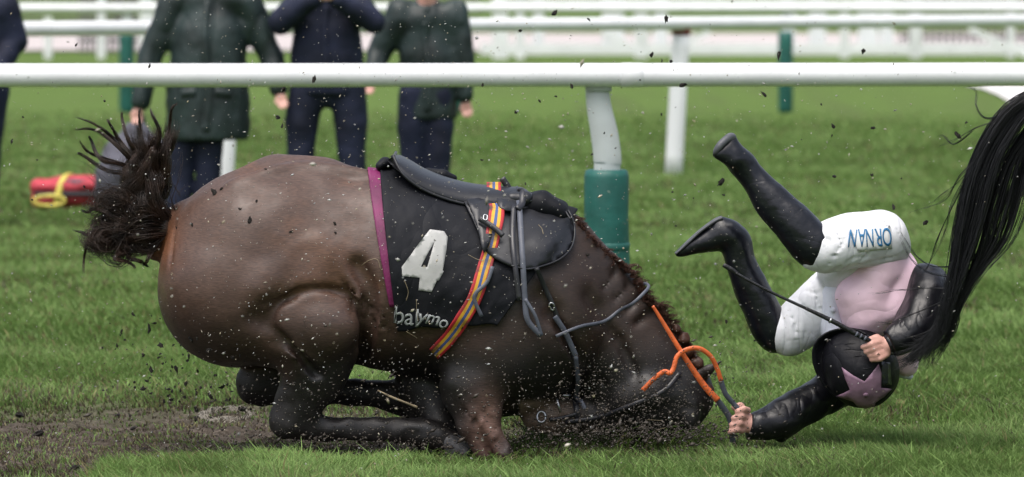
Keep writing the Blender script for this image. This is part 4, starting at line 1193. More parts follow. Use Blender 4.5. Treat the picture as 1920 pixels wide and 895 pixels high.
    for (pts) in ([(1190, 505, -.03), (1200, 500, -.04), (1208, 512, -.04)], [(1180, 498, -.03), (1198, 498, -.04), (1192, 514, -.05)], [(1228, 580, -.04), (1245, 566, -.05), (1262, 569, -.05)], [(1235, 585, -.04), (1252, 588, -.05), (1250, 600, -.05)], [(1232, 570, -.04), (1258, 575, -.05), (1268, 584, -.05)]):
        sp.append((pts, 8, .005, .002, .0009, .004))
    C_, R_ = locks(sp, 10)
    strands('mane', C_, R_, M['hair_mane'], t)
    # tail
    sp = []
    D_ = [(300, 425, -.02)]
    def lk(pts, n_, r0, r1, sr=.0011, wig=.004): sp.append((pts, n_, r0, r1, sr, wig))
    for i in range(36):      # the matted lower mass on the left
        a = g0.uniform(0, 1)
        ex, ey = 175 + g0.uniform(-8, 60), 395 + g0.uniform(-30, 75)
        lk([(318, 418 + g0.uniform(-12, 20), -.02), (262 + g0.uniform(-10, 10), 420 + g0.uniform(-35, 45), g0.uniform(-.1, .05)), (ex + 35, ey + g0.uniform(-25, 25), g0.uniform(-.1, .05)), (ex, ey, g0.uniform(-.1, .05)), (ex + g0.uniform(-5, 25), ey + g0.uniform(-20, 28), g0.uniform(-.1, .05))], 55, .035, .03, .0012, .02)
    for i in range(46):      # the plume thrown upwards
        ex = 240 + g0.uniform(-10, 95); ey = 215 + g0.uniform(0, 70) + abs(ex - 300) * .2
        lk([(312, 415, -.02), (262 + g0.uniform(-25, 30), 385 + g0.uniform(-12, 20), g0.uniform(-.1, .04)), (255 + g0.uniform(-22, 60), 335 + g0.uniform(-18, 18), g0.uniform(-.1, .04)), (ex * .55 + 280 * .45 + g0.uniform(-8, 8), 285 + g0.uniform(-10, 10), g0.uniform(-.1, .04)), (ex + g0.uniform(-8, 8), ey, g0.uniform(-.1, .04))], 44, .034, .004, .0012, .008)
    for pts in ([(285, 375), (262, 320), (215, 262), (180, 235), (136, 217)], [(285, 375), (262, 325), (232, 285), (180, 245), (134, 243)], [(285, 370), (250, 320), (205, 300), (165, 285), (148, 262)],
                [(280, 370), (240, 315), (190, 300), (170, 262), (168, 255)], [(280, 380), (240, 330), (200, 320), (152, 290), (146, 288)], [(285, 370), (265, 300), (240, 262), (229, 222), (230, 208)],
                [(285, 370), (275, 300), (265, 260), (262, 215), (263, 202)], [(285, 360), (290, 300), (300, 250), (285, 215), (282, 202)], [(300, 360), (315, 290), (318, 240), (322, 205), (334, 192)],
                [(285, 370), (262, 310), (225, 265), (205, 230), (200, 226)], [(250, 420), (200, 430), (165, 440), (155, 436), (135, 432)], [(250, 440), (200, 400), (175, 392), (165, 398), (150, 394)],
                [(240, 440), (190, 430), (168, 450), (158, 480), (157, 515)], [(260, 450), (240, 480), (262, 490), (272, 496), (280, 502)], [(235, 470), (215, 485), (235, 490), (250, 498), (252, 505)], [(290, 440), (285, 470), (275, 490), (272, 495), (270, 500)]):
        lk([(x, y, -.05 + g0.uniform(-.04, .04)) for x, y in pts], 26, .012, .0012, .0013, .003)
    for i in range(46):
        x1, y1 = 285 + g0.uniform(-60, 50), 380 + g0.uniform(-40, 20)
        ang = g0.uniform(1.0, 2.9); L_ = g0.uniform(60, 150)
        ex, ey = x1 + math.cos(ang) * L_, y1 - math.sin(ang) * L_
        lk([(x1 + 12, y1 + 30, -.04), (x1 + g0.uniform(-8, 8), y1, -.05), ((x1 + ex) / 2 + g0.uniform(-14, 14), (y1 + ey) / 2 + g0.uniform(-8, 14), -.06), (ex, ey, -.05 + g0.uniform(-.05, .05))], 3, .006, .004, .0007, .006)
    C_, R_ = locks(sp, 20)
    tail = strands('tail', C_, R_, M['hair_tail'], t)
    lump('tail_core', [(300, 425, -.02, 26), (262, 420, -.02, 28), (228, 420, -.02, 27), (214, 428, -.02, 20)], .03, M['hair_tail'], h=.009, warp=.02, wf=18, parent=tail)
    lump('tail_core', [(275, 400, -.02, 24), (276, 350, -.02, 20), (290, 320, -.02, 10)], .03, M['hair_tail'], h=.009, warp=.02, wf=18, parent=tail)
    return t, B, Ball
M['horse_dark'] = mat('dark_bay_coat', (.02, .014, .012), 0.5, noise=.3, bump=.3, bscale=120)
HORSE, HB, HBall = fallen_horse()

# ================================================================== THE THROWN JOCKEY
def jockey():
    t = thing('person', 'jockey in pink and black silks thrown upside down onto his helmet', 'person', tuple(P(1600, 850, 0)))
    a, b_ = P(1240, 860, 0), P(1800, 235, 0)
    lo, hi = (a.x, -.38, -.01), (b_.x, .34, b_.z)
    hipN, kneeN, ankN = (1648, 455, -.09), (1520, 468, -.15), (1392, 308, -.12)
    hipF, kneeF, ankF = (1602, 522, .08), (1458, 618, .05), (1376, 446, .04)
    # ---- body: one continuous figure
    f = Field(lo, hi, .0048); g = f.pchain
    g([(1650, 478, .0, 44), (1632, 540, .01, 44), (1640, 590, .02, 46)], .03, ky=1.3)
    g([(1640, 590, .02, 44), (1622, 640, 0, 26), (1614, 670, -.02, 44), (1610, 700, -.03, 46)], .03)
    g([(1598, 640, .0, 9), (1592, 652, .0, 9)], .01)                                             # nose
    g([(1648, 690, -.05, 8), (1654, 700, -.05, 7)], .008)                                        # ear
    g([(1690, 545, .03, 34), (1735, 540, -.06, 30)], .03); g([(1640, 600, .06, 40), (1592, 705, .14, 28)], .04)
    g([(1735, 540, -.06, 28), (1727, 605, -.17, 24), (1672, 645, -.19, 15)], .02)
    g([(1592, 705, .14, 28), (1490, 765, .03, 24), (1412, 798, -.06, 16)], .02)
    g([(*hipN, 38), (*kneeN, 25)], .03); g([(*kneeN, 25), (1448, 376, -.135, 26), (*ankN, 17), (1372, 284, -.15, 9)], .02)
    g([(*hipF, 38), (*kneeF, 23)], .03); g([(*kneeF, 23), (1412, 545, .045, 25), (*ankF, 17), (1345, 442, .03, 13), (1310, 459, .03, 7)], .02)
    # fist on the reins
    g([(1412, 797, -.06, 15), (1396, 792, -.065, 17)], .015, ky=.8)
    for i, (x, y, L_) in enumerate(((1393, 768, 13), (1390, 781, 18), (1386, 794, 18), (1381, 806, 15))):
        g([(x + 10, y + 2, -.075, 6.2), (x + 1, y - 1, -.098, 6.4)], .004)                          # first joints
        g([(x + 1, y - 1, -.098, 6.4), (x - L_ * .75, y + 3.5, -.096, 5.9)], .0035)
        g([(x - L_ * .75, y + 3.5, -.096, 5.9), (x - L_ * .78, y + 5, -.07, 5.2)], .0035)
    g([(1400, 778, -.05, 8), (1388, 762, -.055, 7), (1376, 764, -.075, 6)], .008)                    # thumb
    # whip hand
    g([(1674, 645, -.19, 14), (1660, 650, -.195, 16)], .015, ky=.8)
    for (x0, y0, x1, y1, x2, y2) in ((1652, 640, 1634, 646, 1617, 651), (1655, 649, 1638, 655, 1623, 660), (1659, 658, 1644, 665, 1630, 667), (1663, 665, 1650, 673, 1634, 675)):
        g([(x0, y0, -.205, 6.2), (x1, y1, -.222, 6.0)], .0035); g([(x1, y1, -.222, 6.0), (x2, y2, -.212, 4.9)], .0035)
    g([(1660, 644, -.19, 8), (1644, 634, -.20, 7), (1632, 636, -.212, 5.5)], .008)
    me, _, _ = f.mesh('body', 1); link('body', me, M['skin'], t)

    def cloth(name, m, chains, h=.0065, warp=.004, wf=16, cut=None, smooth=1, parent=None):
        f = Field(lo, hi, h)
        for c in chains:
            pts, k = c[0], c[1]; ky = c[2] if len(c) > 2 else 1.0; sub = c[3] if len(c) > 3 else False
            f.pchain(pts, k, ky=ky, n=(len(pts) * 4 if len(pts) > 2 else None), sub=sub)
        if warp: f.warp(warp, wf, 3)
        if cut: cut(f)
        me, v, q = f.mesh(name, smooth); o = link(name, me, m, parent or t)
        return o, v, q
    def plane_cut(f, p, d):
        """drop everything on the side d points to"""
        p = np.array(P(*p)); q = np.array(P(*d)) - p; q /= np.linalg.norm(q)
        X, Y, Z = f.ax[0][:, None, None], f.ax[1][None, :, None], f.ax[2][None, None, :]
        f.D = np.maximum(f.D, (X - p[0]) * q[0] + (Y - p[1]) * q[1] + (Z - p[2]) * q[2]).astype(np.float32)
    def creases(f):
        rg = np.random.default_rng(3)
        L_ = [((1545, 505), (1572, 468), (1590, 440)), ((1560, 508), (1600, 484), (1640, 480)), ((1590, 500), (1640, 490), (1690, 476)), ((1532, 440), (1556, 452), (1566, 478)), ((1680, 430), (1690, 455), (1694, 480)),
              ((1576, 420), (1572, 440), (1580, 470)), ((1478, 575), (1490, 610), (1492, 645)), ((1500, 560), (1512, 600), (1508, 636)), ((1522, 530), (1532, 570), (1530, 610)), ((1540, 515), (1552, 550), (1550, 585)), ((1466, 590), (1474, 620), (1478, 650)),
              ((1612, 490), (1625, 478), (1630, 470)), ((1510, 545), (1530, 550), (1556, 540)), ((1488, 560), (1520, 580), (1560, 575))]
        for q in L_:
            r = rg.uniform(.8, 1.5)
            out = [(x, y, f.surfY(x, y) - r * PX() * .15, r * (1 if i == 1 else .5)) for i, (x, y) in enumerate(q)]
            f.pchain(out, .008, sub=True, n=7)
    # white breeches
    folds = [([(1535, 500, -.235), (1560, 470, -.25)], 2.5), ([(1548, 512, -.22), (1585, 478, -.245)], 2.5), ([(1600, 500, -.2), (1640, 486, -.2), (1680, 470, -.17)], 3)]
    br, bv, bf = cloth('breeches', M['breeches'], [
        ([(1648, 449, -.06, 48), (1652, 452, .06, 47)], .03), ([(1625, 482, .0, 40), (1580, 518, .03, 40)], .05), ([(1600, 492, -.03, 26), (1560, 512, .0, 24)], .05), ([(1655, 444, -.07, 43), (1668, 464, -.04, 38)], .03), ([(1520, 486, -.16, 19), (1545, 488, -.15, 24)], .02),
        ([(1648, 448, -.08, 48), (1596, 451, -.125, 49), (1556, 462, -.145, 45), (1530, 474, -.15, 30)], .03),
        ([(1640, 490, .06, 42), (1590, 528, .08, 50), (1530, 582, .06, 48), (1488, 618, .05, 43), (1477, 632, .05, 34)], .035)],
        warp=.006, wf=11, cut=creases)
    B = bvh_of(bv, bf)
    jt = jockey
    pl = patch('name_patch', [(1595, 427), (1668, 424), (1672, 466), (1608, 472)], B, .002, .0015, mat('patch_cloth', (.78, .79, .80), .6, bump=.3, bscale=20), br, step=8)
    # ORNAN stands upside down in the photo
    fallen_horse.text_on([('O', 1670, 429, 46, math.pi + .02, -.1, .50), ('R', 1652, 430, 46, math.pi - .02, -.08, .50), ('N', 1637, 431, 46, math.pi, -.05, .46), ('A', 1622, 431, 46, math.pi, 0, .46), ('N', 1608, 432, 46, math.pi, .12, .46)],
                         M['pen'], B, br, .0045, 'letter', th=.0006, weight=.004)
    # pink body of the silks
    pk, pv, pf = cloth('silks', M['pink'], [
        ([(1652, 490, .0, 46), (1632, 542, .01, 50), (1635, 580, .02, 50)], .04, 1.5),
        ([(1678, 500, .02, 38), (1688, 525, .0, 36), (1668, 575, -.02, 38)], .04, 1.3),
        ([(1612, 590, .0, 34), (1640, 606, .0, 28)], .03, 1.3), ([(1602, 555, -.04, 38), (1616, 596, -.03, 34)], .03, 1.3),
        ([(1690, 650, .03, 30), (1700, 690, .03, 14)], .03), ([(1660, 620, .05, 30), (1700, 680, .04, 22)], .03)],
        warp=.008, wf=10)
    # white bib of the breeches and stock at the neck
    wb, wv, wf_ = cloth('stock', M['shirt'], [
        ([(1576, 522, .05, 28), (1562, 562, .04, 28), (1560, 610, .03, 26), (1580, 650, .01, 28)], .03, 1.5),
        ([(1680, 690, .05, 16), (1706, 706, .05, 7)], .02)], warp=.004, wf=14)
    wB = bvh_of(wv, wf_)
    bt, _ = hit(wB, 1562, 582, .002, -.08)
    tube('button', [bt, bt + Vector((0, -.004, 0))], .0085, M['shirt'], wb, n=3, sides=16)
    # black sleeves
    cloth('sleeve', M['silk_black'], [
        ([(1724, 522, .0, 24), (1736, 532, -.05, 34), (1740, 565, -.11, 38), (1722, 612, -.17, 34), (1688, 636, -.185, 26), (1672, 646, -.19, 19)], .03),
        ([(1752, 530, -.04, 20), (1760, 570, -.09, 20)], .03), ([(1722, 560, -.06, 24), (1692, 612, -.13, 20)], .03)], warp=.011, wf=10,
        cut=lambda f: plane_cut(f, (1668, 648, -.19), (1640, 660, -.2)))
    cloth('cuff', M['silk_black'], [([(1680, 640, -.187, 21), (1664, 649, -.193, 19)], .01)], warp=.002, h=.005, cut=lambda f: plane_cut(f, (1662, 650, -.19), (1640, 660, -.2)))
    cloth('sleeve', M['silk_black'], [
        ([(1655, 665, .10, 40), (1600, 705, .13, 44), (1550, 738, .09, 38), (1490, 772, .02, 34), (1440, 795, -.04, 27), (1410, 799, -.06, 22)], .03),
        ([(1470, 795, .0, 24), (1462, 815, .0, 12)], .03), ([(1560, 720, .08, 28), (1545, 708, .07, 12)], .02),
        ([(1430, 805, -.04, 18), (1400, 812, -.055, 13)], .02)], warp=.012, wf=10,
        cut=lambda f: plane_cut(f, (1404, 799, -.06), (1380, 795, -.07)))
    # boots
    cloth('boot', M['boot'], [
        ([(1376, 290, -.15, 19), (1390, 306, -.13, 24), (1408, 328, -.125, 23), (1446, 376, -.135, 32), (1488, 420, -.145, 37), (1520, 456, -.15, 39), (1534, 468, -.15, 37)], .02),
        ([(1374, 263, -.14, 8), (1380, 290, -.14, 17)], .015), ([(1343, 289, -.18, 5), (1374, 300, -.16, 18)], .012), ([(1345, 288, -.17, 6), (1370, 262, -.15, 8)], .02), ([(1358, 282, -.165, 12), (1372, 280, -.15, 14)], .02)], h=.0055, warp=.0035, wf=20,
        cut=lambda f: plane_cut(f, (1545, 484, -.15), (1600, 515, -.15)))
    cloth('boot_sole', M['sole'], [([(1340, 287, -.185, 3.5), (1352, 271, -.185, 5.5), (1368, 257, -.16, 5.5), (1376, 258, -.14, 4)], .01, 1.0)], h=.004, warp=.001)
    bo, ov, of_ = cloth('boot', M['boot'], [
        ([(1352, 432, .035, 20), (1378, 452, .04, 27), (1388, 490, .04, 25), (1406, 535, .045, 30), (1430, 585, .05, 33), (1447, 625, .05, 30), (1458, 642, .05, 18)], .02),
        ([(1352, 424, .03, 17), (1365, 432, .035, 20)], .015),
        ([(1360, 440, .035, 26), (1318, 455, .03, 17), (1290, 467, .03, 10), (1270, 477, .03, 4.5)], .02)], h=.0055, warp=.0035, wf=20)
    ptube('boot_sole', [(1354, 408, .03), (1340, 414, .03), (1312, 434, .03), (1288, 456, .03), (1266, 476, .03)], 1, M['sole'], t, n=30, flat=(.010, .05), radii=[1, 1, .8, .9, .5])
    ptube('boot_strap', [(1505, 488, -.19), (1525, 470, -.212), (1545, 448, -.18)], .003, M['strap'], t, n=20)
    ptube('boot_strap', [(1485, 428, -.2), (1478, 420, -.205), (1505, 392, -.19)], .0022, M['strap'], t, n=14)
    # gloves are not worn; helmet with its cap
    h_, hv, hf = cloth('helmet', M['cap'], [([(1614, 692, -.07, 70), (1618, 697, -.06, 69)], .02), ([(1598, 668, -.06, 56), (1608, 682, -.06, 62)], .03)], h=.006, warp=.0035, wf=15, smooth=1)
    hB = bvh_of(hv, hf)
    st = [(1579, 689), (1600, 704), (1621, 715), (1634, 700), (1647, 683), (1652, 700), (1651, 727), (1671, 729), (1656, 744), (1641, 754), (1640, 760), (1622, 765), (1607, 760), (1600, 752), (1568, 742), (1582, 737), (1594, 730), (1586, 712)]
    sp_ = patch('pink_star', st, hB, .0015, .0018, M['pink_dull'], h_, step=6)
    bt, nn_ = hit(hB, 1623, 739, .004, -.15)
    tube('cap_button', [bt, bt + nn_ * .004], .009, M['pink_dull'], h_, n=3, sides=18)
    # shiny vent band by the star
    patch('shiny_band', [(1652, 678), (1668, 680), (1671, 722), (1654, 722)], hB, .001, .0015, mat('shiny_black', (.03, .032, .04), .18, bump=.4, bscale=25), h_, step=7)
    for pts in ([(1560, 660), (1590, 645), (1620, 648)], [(1556, 672), (1590, 655), (1632, 662)], [(1570, 684), (1605, 668), (1640, 672)], [(1600, 690), (1625, 692), (1640, 684)]):
        tube('cap_pleat', [hit(hB, x, y, -.0005)[0] for x, y in pts], .0028, M['cap'], h_, n=18, sides=6, radii=[.0005, .0028, .0005])
    # peak
    outer = [(1572, 748, -.06), (1545, 722, -.07), (1527, 686, -.08), (1526, 652, -.09), (1545, 628, -.10), (1578, 617, -.11), (1610, 620, -.13), (1634, 634, -.16)]
    inner = [(1582, 735, -.10), (1566, 712, -.09), (1556, 684, -.08), (1556, 662, -.07), (1568, 646, -.07), (1590, 636, -.08), (1612, 634, -.10), (1630, 640, -.13)]
    so, si = spline(np.array([tuple(P(*p)) for p in outer]), 36), spline(np.array([tuple(P(*p)) for p in inner]), 36)
    Vp = np.stack([si * (1 - u) + so * u + np.array([0, .012 * math.sin(u * math.pi), 0]) for u in np.linspace(0, 1, 7)], 1)
    I = np.arange(36 * 7).reshape(36, 7); Fp = np.stack([I[:-1, :-1], I[:-1, 1:], I[1:, 1:], I[1:, :-1]], -1).reshape(-1, 4)
    me = mesh_np('helmet_peak', Vp.reshape(-1, 3), Fp); pk_ = link('helmet_peak', me, M['cap'], h_); solidify(me, pk_, .006, 0)
    tube('peak_edge', [tuple(p) for p in so[::3]], .0038, M['cap'], pk_, n=40, sides=6)
    ptube('chin_strap', [(1566, 712, .0), (1550, 702, .03), (1538, 700, .05), (1546, 716, .02)], .004, M['strap'], h_, n=20)
    return t, B
J, JB = jockey()

def whip():
    t = thing('riding_whip', 'black riding whip with thick grip held in the upside down jockey hand', 'whip', tuple(P(1640, 640, -.215)))
    ptube('grip', [(1646, 646, -.208), (1620, 634, -.222), (1560, 602, -.24), (1510, 578, -.25)], .0085, M['whip'], t, n=40, radii=[.007, .0085, .0075, .0055])
    ptube('shaft', [(1512, 579, -.25), (1450, 550, -.255), (1400, 524, -.26), (1380, 512, -.26)], .005, M['whip'], t, n=30, radii=[.005, .0045, .0045, .005])
    ptube('flap', [(1384, 514, -.26), (1370, 505, -.262), (1356, 497, -.262)], 1, M['whip'], t, n=8, flat=(.016, .006), radii=[.7, 1, .8])
    for x, y in ((1557, 601), (1606, 627), (1614, 631), (1622, 635)):
        Y = -.22 - (1640 - x) * .00024
        ptube('band', [(x - 1.6, y - .9, Y), (x + 1.6, y + .9, Y)], .0092, M['metal'] if x < 1600 else M['strap_grey'], t, n=3, sides=14)
whip()

def reins():
    t = thing('reins', 'orange rubber reins with black ends running from the horse to the fist', 'reins', tuple(P(1300, 700, -.12)))
    ptube('orange_rein', [(1224, 574, -.155), (1244, 606, -.15), (1280, 664, -.145), (1318, 720, -.13), (1346, 751, -.12)], 1, M['orange'], t, n=50, flat=(.0165, .006), radii=[.55, .75, .95, 1.15, 1.25])
    ptube('black_rein_end', [(1344, 749, -.12), (1358, 768, -.10), (1368, 784, -.088), (1372, 800, -.082), (1374, 830, -.07)], 1, M['strap_grey'], t, n=24, flat=(.019, .005))
    ptube('orange_rein', [(1205, 732, -.16), (1225, 712, -.165), (1245, 697, -.17), (1256, 700, -.175), (1263, 690, -.17), (1270, 668, -.165), (1290, 655, -.16), (1312, 654, -.155), (1332, 668, -.145), (1344, 690, -.135), (1352, 714, -.125)], 1, M['orange'], t, n=90, flat=(.0145, .006))
    ptube('black_rein_end', [(1351, 712, -.125), (1360, 738, -.115), (1376, 758, -.10), (1388, 774, -.095), (1384, 800, -.08)], 1, M['strap_grey'], t, n=24, flat=(.016, .005))
reins()

# ================================================================== THE HORSE LEAVING ON THE RIGHT
def galloper():
    t = thing('horse', 'horse galloping out of frame whose long black tail trails at the right edge', 'horse', tuple(P(2500, 850, -.3)))
    a, b_ = P(1940, 880, -.3), P(3560, -400, -.3)
    f = Field((a.x, -.75, -.02), (b_.x, .15, 2.1), .02)
    def g(pts, k=.05, ky=1.0): f.pchain([(x, y, Y - .3, r) for x, y, Y, r in pts], k, ky=ky)
    g([(2140, 250, 0, 128), (2300, 262, 0, 138), (2500, 275, 0, 150), (2720, 270, 0, 150), (2860, 250, 0, 125)], .06, .95)
    g([(2860, 190, 0, 95), (2990, 60, 0, 72), (3110, -60, 0, 55)], .08, .6)
    g([(3110, -70, 0, 58), (3200, -10, 0, 45), (3300, 60, 0, 32)], .05, .75)
    for yy, dx in ((-.15, 0), (.15, -90)):
        g([(2150 + dx * .2, 290, yy, 110), (2090 + dx, 470, yy, 62), (2010 + dx, 590, yy, 36), (2060 + dx, 720, yy, 24), (2030 + dx, 800, yy, 24)], .06, .7) if dx == 0 else g([(2150, 290, yy, 110), (2230, 470, yy, 62), (2190, 590, yy, 36), (2300, 700, yy, 24), (2340, 760, yy, 24)], .06, .7)
        g([(2840, 300, yy, 80), (2900 + dx, 460, yy, 48), (3010 + dx, 560, yy, 30), (2990 + dx * 2, 700, yy, 22), (2960 + dx * 2, 740, yy, 22)], .06, .7)
    g([(2040, 170, 0, 42), (1990, 160, 0, 26)], .04)
    me, Vv, _ = f.mesh('body', 3)
    c = np.tile([.03, .018, .013], (len(Vv), 1)) * (1 + .8 * (fbm(Vv, 4, 3) - .5))[:, None]; add_col(me, 'coat', c)
    link('body', me, M['horse'], t)
    for s_ in (-1, 1):
        ef = Field(P(3040, -10, -.5), P(3180, -240, -.1), .01) if 0 else None
    sp = []; g0 = np.random.default_rng(9)
    def lk(pts, n_, r0, r1, sr=.0011, wig=.004): sp.append((pts, n_, r0, r1, sr, wig))
    y0 = -.30
    # dense left bundle
    for i in range(24):
        u = i / 23; dd = g0.uniform(-.08, .05)
        lk([(2010, 158, y0), (1945 + 12 * u, 172 + 10 * u, y0 + dd), (1878 + 34 * u, 212 + 22 * u, y0 + dd), (1822 + 46 * u, 310, y0 + dd), (1795 + 44 * u, 420, y0 + dd), (1782 + 26 * u, 510, y0 + dd), (1768 + 16 * u, 570, y0 + dd), (1748 + 20 * u, 625, y0 + dd), (1695 + 30 * u + g0.uniform(-6, 6), 672 + 12 * u + g0.uniform(-12, 12), y0 + dd)], 30, .018, .009, .00125, .010)
    # looser right hand locks with gaps
    for i in range(30):
        u = g0.random(); dd = g0.uniform(-.08, .05)
        lk([(2020, 165, y0), (1965 + 20 * u, 200, y0 + dd), (1880 + 65 * u, 290, y0 + dd), (1842 + 84 * u, 380, y0 + dd), (1826 + 74 * u, 450, y0 + dd), (1815 + 30 * u, 510, y0 + dd), (1790 + 16 * u, 570, y0 + dd), (1775 + 10 * u, 630, y0 + dd), (1735 + 25 * u + g0.uniform(-15, 8), 680 + g0.uniform(-16, 14), y0 + dd)], 10, .008, .006, .0012, .004)
    for i in range(16):       # upper fill at the edge of the frame
        u = g0.random(); dd = g0.uniform(-.06, .05)
        lk([(2030, 168, y0), (1970 + 25 * u, 210, y0 + dd), (1925 + 45 * u, 300, y0 + dd), (1900 + 50 * u, 380 + 20 * u, y0 + dd)], 26, .022, .012, .0012, .004)
    for i in range(44):       # the ragged end across the arm and shoulder
        ex = 1668 + g0.uniform(0, 80); ey = 628 + g0.uniform(0, 72)
        lk([(1800, 500, y0), (1778 + g0.uniform(-8, 10), 575, y0 - .02), (1758 + g0.uniform(-12, 16), 620, y0 - .03), (ex * .6 + 1752 * .4, ey * .6 + 640 * .4, y0 - .02), (ex, ey, y0 - .02)], 11, .012, .004, .0011, .005)
    for pts in ([(1900, 220), (1840, 235), (1790, 262), (1755, 276)], [(1890, 215), (1850, 222), (1830, 200), (1830, 172), (1802, 158)][::1], [(1850, 280), (1800, 330), (1770, 375), (1700, 400)],
                [(1830, 300), (1770, 420), (1740, 500), (1728, 512)], [(1830, 300), (1785, 380), (1770, 440), (1720, 530)], [(1840, 290), (1800, 340), (1760, 370), (1735, 392)], [(1830, 240), (1790, 270), (1770, 255), (1755, 258)],
                [(1790, 560), (1798, 600), (1785, 632), (1772, 622)], [(1800, 500), (1745, 498), (1710, 470), (1685, 425)], [(1790, 520), (1740, 510), (1705, 480), (1682, 430)], [(1780, 540), (1730, 540), (1680, 545), (1620, 552)],
                [(1780, 560), (1720, 585), (1670, 605), (1640, 604)], [(1885, 330), (1860, 420), (1820, 500), (1798, 540)], [(1920, 380), (1880, 470), (1830, 505), (1800, 560)]):
        lk([(x, y, y0 + g0.uniform(-.03, .0)) for x, y in pts], 5, .004, .003, .0009, .003)
    C_, R_ = locks(sp, 26)
    strands('tail', C_, R_, M['hair_black'], t)
galloper()

# ================================================================== FLYING MUD, FLECKS, DEBRIS
def clod_mesh(seed, elong):
    g = np.random.default_rng(seed)
    bm = bmesh.new(); bmesh.ops.create_icosphere(bm, subdivisions=2, radius=1)
    o = g.uniform(0, 50, 3)
    for v in bm.verts:
        p = np.array(v.co); k = 1 + 2.4 * (fbm(p + o, 1.9, 3) - .5)
        v.co = Vector((p[0] * k * elong, p[1] * k * .8, p[2] * k * .75))
    me = bpy.data.meshes.new('mud_clod'); bm.to_mesh(me); bm.free()
    me.materials.append(M['clod']); return me
CL = [clod_mesh(i, 1 + .12 * i) for i in range(8)]
cg = np.random.default_rng(21)
def clod(px, py, rpx, Y=None, label='dark mud clod flying through the air above the turf', grp='mud clods flying through the air', ground=False):
    me = CL[cg.integers(len(CL))]
    o = bpy.data.objects.new('mud_clod', me); COL.objects.link(o)
    if ground:
        p = ground_pt(px, py); p.z = groundz(np.array([p.x]), np.array([p.y]))[0] + rpx * PX() * .55
    else:
        Y = cg.uniform(-.5, .35) if Y is None else Y; p = P(px, py, Y)
    o.location = p; k = rpx * PX(); o.scale = (k, k, k); o.rotation_euler = tuple(cg.uniform(0, 6.28, 3)) if not ground else (cg.uniform(-.3, .3), cg.uniform(-.3, .3), cg.uniform(0, 6.28))
    tag(o, label, 'mud clod', grp)
_named = {(1040, 24): 'ragged dark mud clod highest in the air above the rail, left of the grey post', (1249, 35): 'narrow dark mud clod over the second rail above the white leaning post', (1280, 160): 'mud clod crossing the lower edge of the nearest rail right of the padded post',
          (1460, 104): 'mud clod beside the green padded post at upper right', (1619, 96): 'wedge shaped mud clod right of the green padded post over the pale track', (589, 148): 'mud clod in front of the nearest rail before the navy jacket person', (531, 168): 'mud clod just above the pink hand under the nearest rail',
          (521, 221): 'mud clod under the hand left of the navy trousers', (1796, 254): 'flat mud clod just left of the black tail at the right', (1352, 342): 'mud clod between the upper boot and the padded post', (1735, 418): 'mud clod between the white breeches and the black tail',
          (1675, 388): 'mud clod just above the white breeches', (280, 125): 'mud clod on the rail top edge before the long coat', (967, 211): 'mud clod over the turf left of the padded post', (976, 58): 'small mud clod under the second rail left of the big ragged clod', (1562, 237): 'slanted mud clod over the turf above the upper boot level right of the leaning post'}
for (x, y, r) in ((1040, 24, 8), (1104, 37, 3), (976, 58, 5), (1249, 35, 6.5), (1222, 103, 5), (1258, 116, 5), (1241, 114, 2.5), (1280, 160, 7), (1460, 104, 6), (1619, 96, 6), (1432, 177, 5), (1072, 162, 5), (1042, 181, 3), (1012, 190, 3), (967, 211, 4.5),
                  (589, 148, 6), (531, 168, 6), (521, 221, 6), (529, 236, 3.5), (280, 125, 4), (143, 84, 3), (196, 190, 4), (22, 266, 4), (43, 220, 2.5), (1562, 237, 6), (1637, 240, 4.5), (1796, 254, 6.5), (1352, 342, 7), (1357, 366, 3.5), (1564, 331, 5), (1635, 328, 4), (1675, 388, 5), (1735, 418, 5.5),
                  (1154, 278, 2.5), (1261, 360, 3), (1300, 372, 2), (1362, 603, 4), (1267, 424, 3), (1415, 639, 3), (1540, 196, 2.5), (1503, 262, 2), (1690, 335, 2.5), (1812, 230, 3), (410, 355, 5), (483, 378, 3.5), (158, 350, 3), (60, 375, 3),
                  (70, 300, 2.5), (905, 160, 3), (1110, 290, 3), (1133, 250, 2.2), (985, 345, 2.5), (904, 300, 3), (1560, 255, 2.2), (1470, 370, 2.5), (1200, 150, 2.5), (1165, 165, 2), (1366, 262, 2), (1310, 440, 2.5), (1240, 215, 2.2)):
    if (x, y) in _named: clod(x, y, r * .72, label=_named[(x, y)])
    else: clod(x, y, r * .72, label='small dark mud clod flying through the air above the turf')
# thrown up by the hind legs: many small ones over the turf at the left
nleft = 0
while nleft < 150:
    x, y = cg.uniform(180, 470), cg.uniform(590, 790)
    edge = 300 + (y - 560) * .9
    if x < edge + 95 and cg.random() < .25 + .75 * (x - 180) / 290:
        clod(x, y, cg.uniform(1.3, 3.0) * (1.9 if cg.random() < .08 else 1), cg.uniform(-.35, .1), 'small dark mud clod kicked up behind the hind legs of the fallen horse', 'small mud clods behind the hind legs'); nleft += 1
for (x, y, r) in ((128, 706, 13), (22, 614, 6), (50, 685, 5), (210, 688, 10), (233, 690, 7), (168, 690, 5), (37, 778, 8), (72, 817, 8), (300, 645, 6), (220, 775, 5), (270, 835, 6), (14, 820, 5), (35, 835, 6), (417, 722, 6), (432, 740, 5), (140, 875, 6), (340, 870, 6), (250, 800, 5), (480, 862, 6), (620, 866, 5), (560, 850, 7)):
    clod(x, y, r, label={(128, 706): 'largest dark lump of torn turf lying on the grass at the left', (210, 688): 'dark lump of turf right of the largest lump on the grass', (72, 817): 'dark mud lump on the churned strip near the left edge', (37, 778): 'dark mud lump where grass meets mud near the left edge'}.get((x, y), 'dark lump of mud lying on the torn turf at the left'), grp='mud lumps lying on the turf', ground=True)
